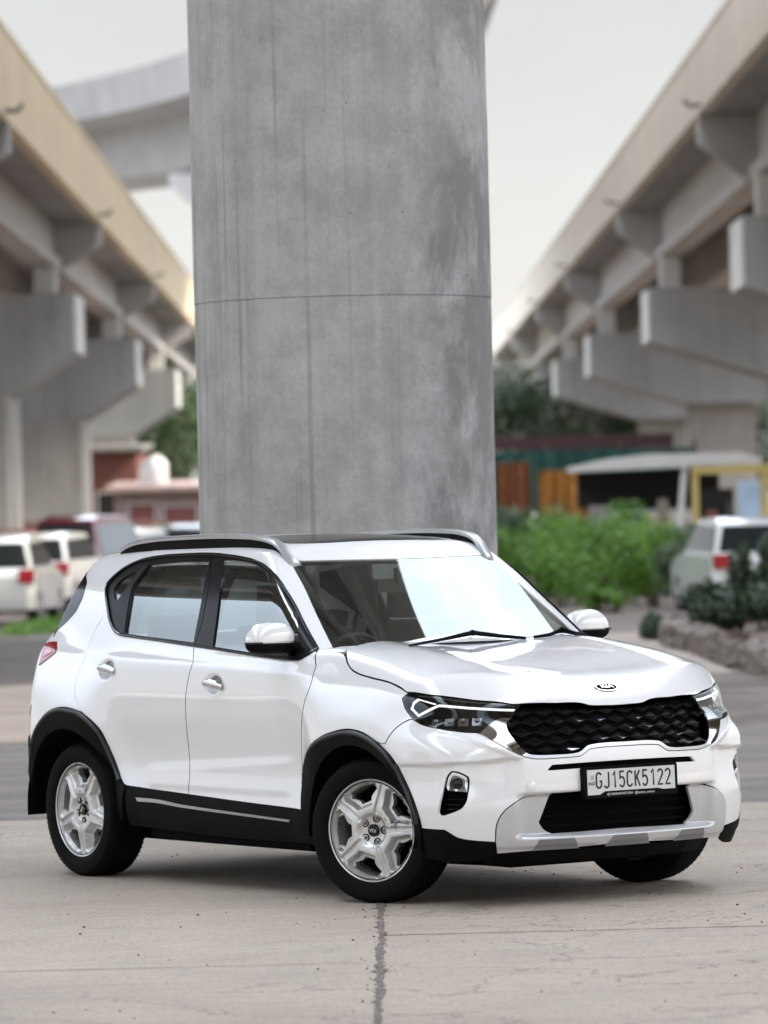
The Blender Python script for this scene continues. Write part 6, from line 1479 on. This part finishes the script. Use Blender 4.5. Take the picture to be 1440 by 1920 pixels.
# ---- wheels
def make_wheel(name='wheel'):
    w = bpy.data.objects.new(name, None); COL.objects.link(w); w.parent = car; w.empty_display_size = .2
    # tyre (axis along y, outer side at -y)
    pr = [(.222, .092), (.232, .100), (.262, .109), (.292, .110), (.314, .103), (.326, .090), (.3305, .074)]
    for g in (-.052, -.018, .018, .052): pr += [(.3325, -g+.007), (.3325, -g+.0065), (.3245, -g+.004), (.3245, -g-.004), (.3325, -g-.0065)]
    pr = [(.222, .092), (.232, .100), (.262, .109), (.292, .110), (.314, .103), (.326, .090), (.3305, .074)]
    for g in (.052, .018, -.018, -.052): pr += [(.3325, g+.007), (.3245, g+.004), (.3245, g-.004), (.3325, g-.007)]
    pr += [(.3305, -.074), (.326, -.090), (.314, -.103), (.3145, -.104), (.312, -.106), (.292, -.110), (.275, -.1105), (.2735, -.112), (.262, -.1105), (.246, -.106), (.240, -.102), (.236, -.096), (.222, -.092)]
    bm = bmesh.new(); lathe(bm, pr, 96, 'y')
    # shoulder blocks
    for k in range(72):
        t = 2*math.pi*k/72; c, s = math.cos(t), math.sin(t)
        for sy in (-1, 1):
            v = []
            for r, y, dt in ((.329, .080, -.012), (.329, .080, .012), (.317, .1035, .010), (.317, .1035, -.010)):
                for e_ in (0, .0016):
                    tt_ = t+dt; v.append(bm.verts.new(((r+e_)*math.cos(tt_), sy*(y+e_), (r+e_)*math.sin(tt_))))
            bm.faces.new((v[1], v[3], v[5], v[7])); bm.faces.new((v[0], v[1], v[3], v[2])); bm.faces.new((v[4], v[5], v[3], v[2])); bm.faces.new((v[0], v[1], v[7], v[6])); bm.faces.new((v[4], v[5], v[7], v[6]))
    bmobj('tyre', bm, M_rub, w, smooth=True)
    # rim barrel
    bm = bmesh.new(); lathe(bm, [(.2365, -.094), (.2325, -.097), (.227, -.094), (.224, -.082), (.212, -.060), (.205, .02), (.214, .08), (.224, .094)], 72, 'y')
    rim = bmobj('rim', bm, M_rim, w, smooth=True)
    # face: disc with five trapezoid windows
    W0 = R(38)
    def win(shr):
        out = []
        for k in range(5):
            a = W0+k*R(72); ca, sa = math.cos(a), math.sin(a)
            r0, r1 = .108+shr*1.1, .2135-shr*.35; h0, h1 = .052-shr*.9, .098-shr*1.15
            pts = [(r0, -h0*.80), (r0+.0, h0*.80), (r0+.020, h0+.004), (r1*math.cos(h1/r1)-.018, h1+.001), (r1*math.cos(h1*.82/r1)+.002, h1*.86)]
            n_ = 6
            for i in range(1, n_): th = h1*.86/r1*(1-2*i/n_); pts.append((r1*math.cos(th)+.001, r1*math.sin(th)))
            pts += [(r1*math.cos(h1*.82/r1)+.002, -h1*.86), (r1*math.cos(h1/r1)-.018, -h1-.001), (r0+.020, -h0-.004)]
            out.append(np.array([(ca*x-sa*y, sa*x+ca*y) for x, y in pts]))
        return out
    outer_w, inner_w = win(0.0), win(.022)
    circ = np.array([(.2270*math.cos(t), .2270*math.sin(t)) for t in np.linspace(0, 2*math.pi, 120, endpoint=False)])
    holes = [crsmooth(h_, .006, corner=50) for h_ in inner_w]
    V2, F = trim([circ]+holes, .0038)
    ow = [crsmooth(h_, .004, corner=50) for h_ in outer_w]
    def hgt(q):
        r = np.hypot(q[:, 0], q[:, 1]); th = np.arctan2(q[:, 1], q[:, 0])
        a = (th-W0) % R(72); sp_ = np.abs(a-R(36))               # angle from the spoke axis
        lat = r*np.sin(sp_)
        y = -.086+.020*np.clip((r-.05)/.15, 0, 1)*0 - .008*np.exp(-((r-.10)/.05)**2)
        y = y + .016*sstep(.088, .055, r)                              # hub dish
        # groove down each spoke
        y = y + .010*sstep(.0150, .0065, lat)*sstep(.070, .085, r)*sstep(.226, .214, r)
        # bevel into windows
        ins = inside(q, ow); d = np.full(len(q), 9.)
        bp_ = np.concatenate(ow)
        for i in range(0, len(q), 2000): d[i:i+2000] = np.sqrt(((q[i:i+2000, None]-bp_[None])**2).sum(2).min(1))
        y = y + np.where(ins, .004+np.clip(d/.014, 0, 1)*.030, 0)
        y = y + .004*sstep(.214, .222, r)
        return y
    Y = hgt(V2)
    V = np.stack([V2[:, 0], Y, V2[:, 1]], 1); F = [tuple(f) for f in F]
    base = len(V); Vl = [tuple(v) for v in V]
    for h_ in holes:
        y0 = hgt(h_); n_ = len(h_); b_ = len(Vl)
        Vl += [(x, y, z) for (x, z), y in zip(h_, y0)]+[(x, y+.03, z) for (x, z), y in zip(h_, y0)]
        F += [(b_+i, b_+(i+1) % n_, b_+n_+(i+1) % n_, b_+n_+i) for i in range(n_)]
    bm = bmesh.new(); vs = [bm.verts.new(v) for v in Vl]
    for f in F:
        try: bm.faces.new([vs[i] for i in f])
        except ValueError: pass
    bmobj('rim_face', bm, M_rim, rim, smooth=True, crisp=70)
    bm = bmesh.new(); lathe(bm, [(.0, -.084), (.0255, -.084), (.0285, -.081), (.0295, -.068)], 32, 'y')
    cap = bmobj('centre_cap', bm, M_gloss, w, smooth=True)
    me = text_mesh('KIA', .021, .0006, 1.1, .0008); me.materials.append(M_chrome)
    o = bpy.data.objects.new('lettering', me); COL.objects.link(o); o.parent = cap
    o.matrix_local = Matrix.Translation((0, -.0848, 0)) @ Matrix.Rotation(R(188), 4, 'Y') @ Matrix.Rotation(R(90), 4, 'X')
    for k in range(5):
        a = W0+R(36)+k*R(72); bm = bmesh.new()
        lathe(bm, [(.0185, .014), (.0185, -.002), (.0145, -.003), (.013, .008), (.0, .008)], 20, 'y')
        bmobj('lug_hole', bm, M_dark, w, smooth=True, loc=(.056*math.cos(a), -.0745, .056*math.sin(a)))
        bm = bmesh.new(); lathe(bm, [(.0085, .016), (.0085, -.004), (.006, -.007), (.0, -.0075)], 6, 'y')
        bmobj('lug_nut', bm, M_chrdark, w, loc=(.056*math.cos(a), -.0745, .056*math.sin(a)))
    bm = bmesh.new(); lathe(bm, [(.0, -.02), (.145, -.02), (.145, .0), (.0, .0)], 40, 'y')
    bmobj('brake_disc', bm, M_satin, w, smooth=True)
    bm = bmesh.new(); lathe(bm, [(.0, .05), (.206, .05)], 40, 'y'); bmobj('wheel_back', bm, M_dark, w)
    return w
def tree(o, parent=None):
    c = o.copy(); COL.objects.link(c); c.parent = parent
    for ch_ in list(o.children): tree(ch_, c)
    return c
w0 = make_wheel()
spec = [((-.045, -.745, .330), 22, 0), ((-2.545, -.760, .330), 0, 54), ((-.045, .745, .330), 22+180, 10), ((-2.545, .760, .330), 180, 20)]
ws = [w0]+[tree(w0, car) for _ in range(3)]
for w, (p, rz_, spin) in zip(ws, spec):
    w.location = p; w.rotation_euler = (Matrix.Rotation(R(rz_), 4, 'Z') @ Matrix.Rotation(R(-spin), 4, 'Y')).to_euler()
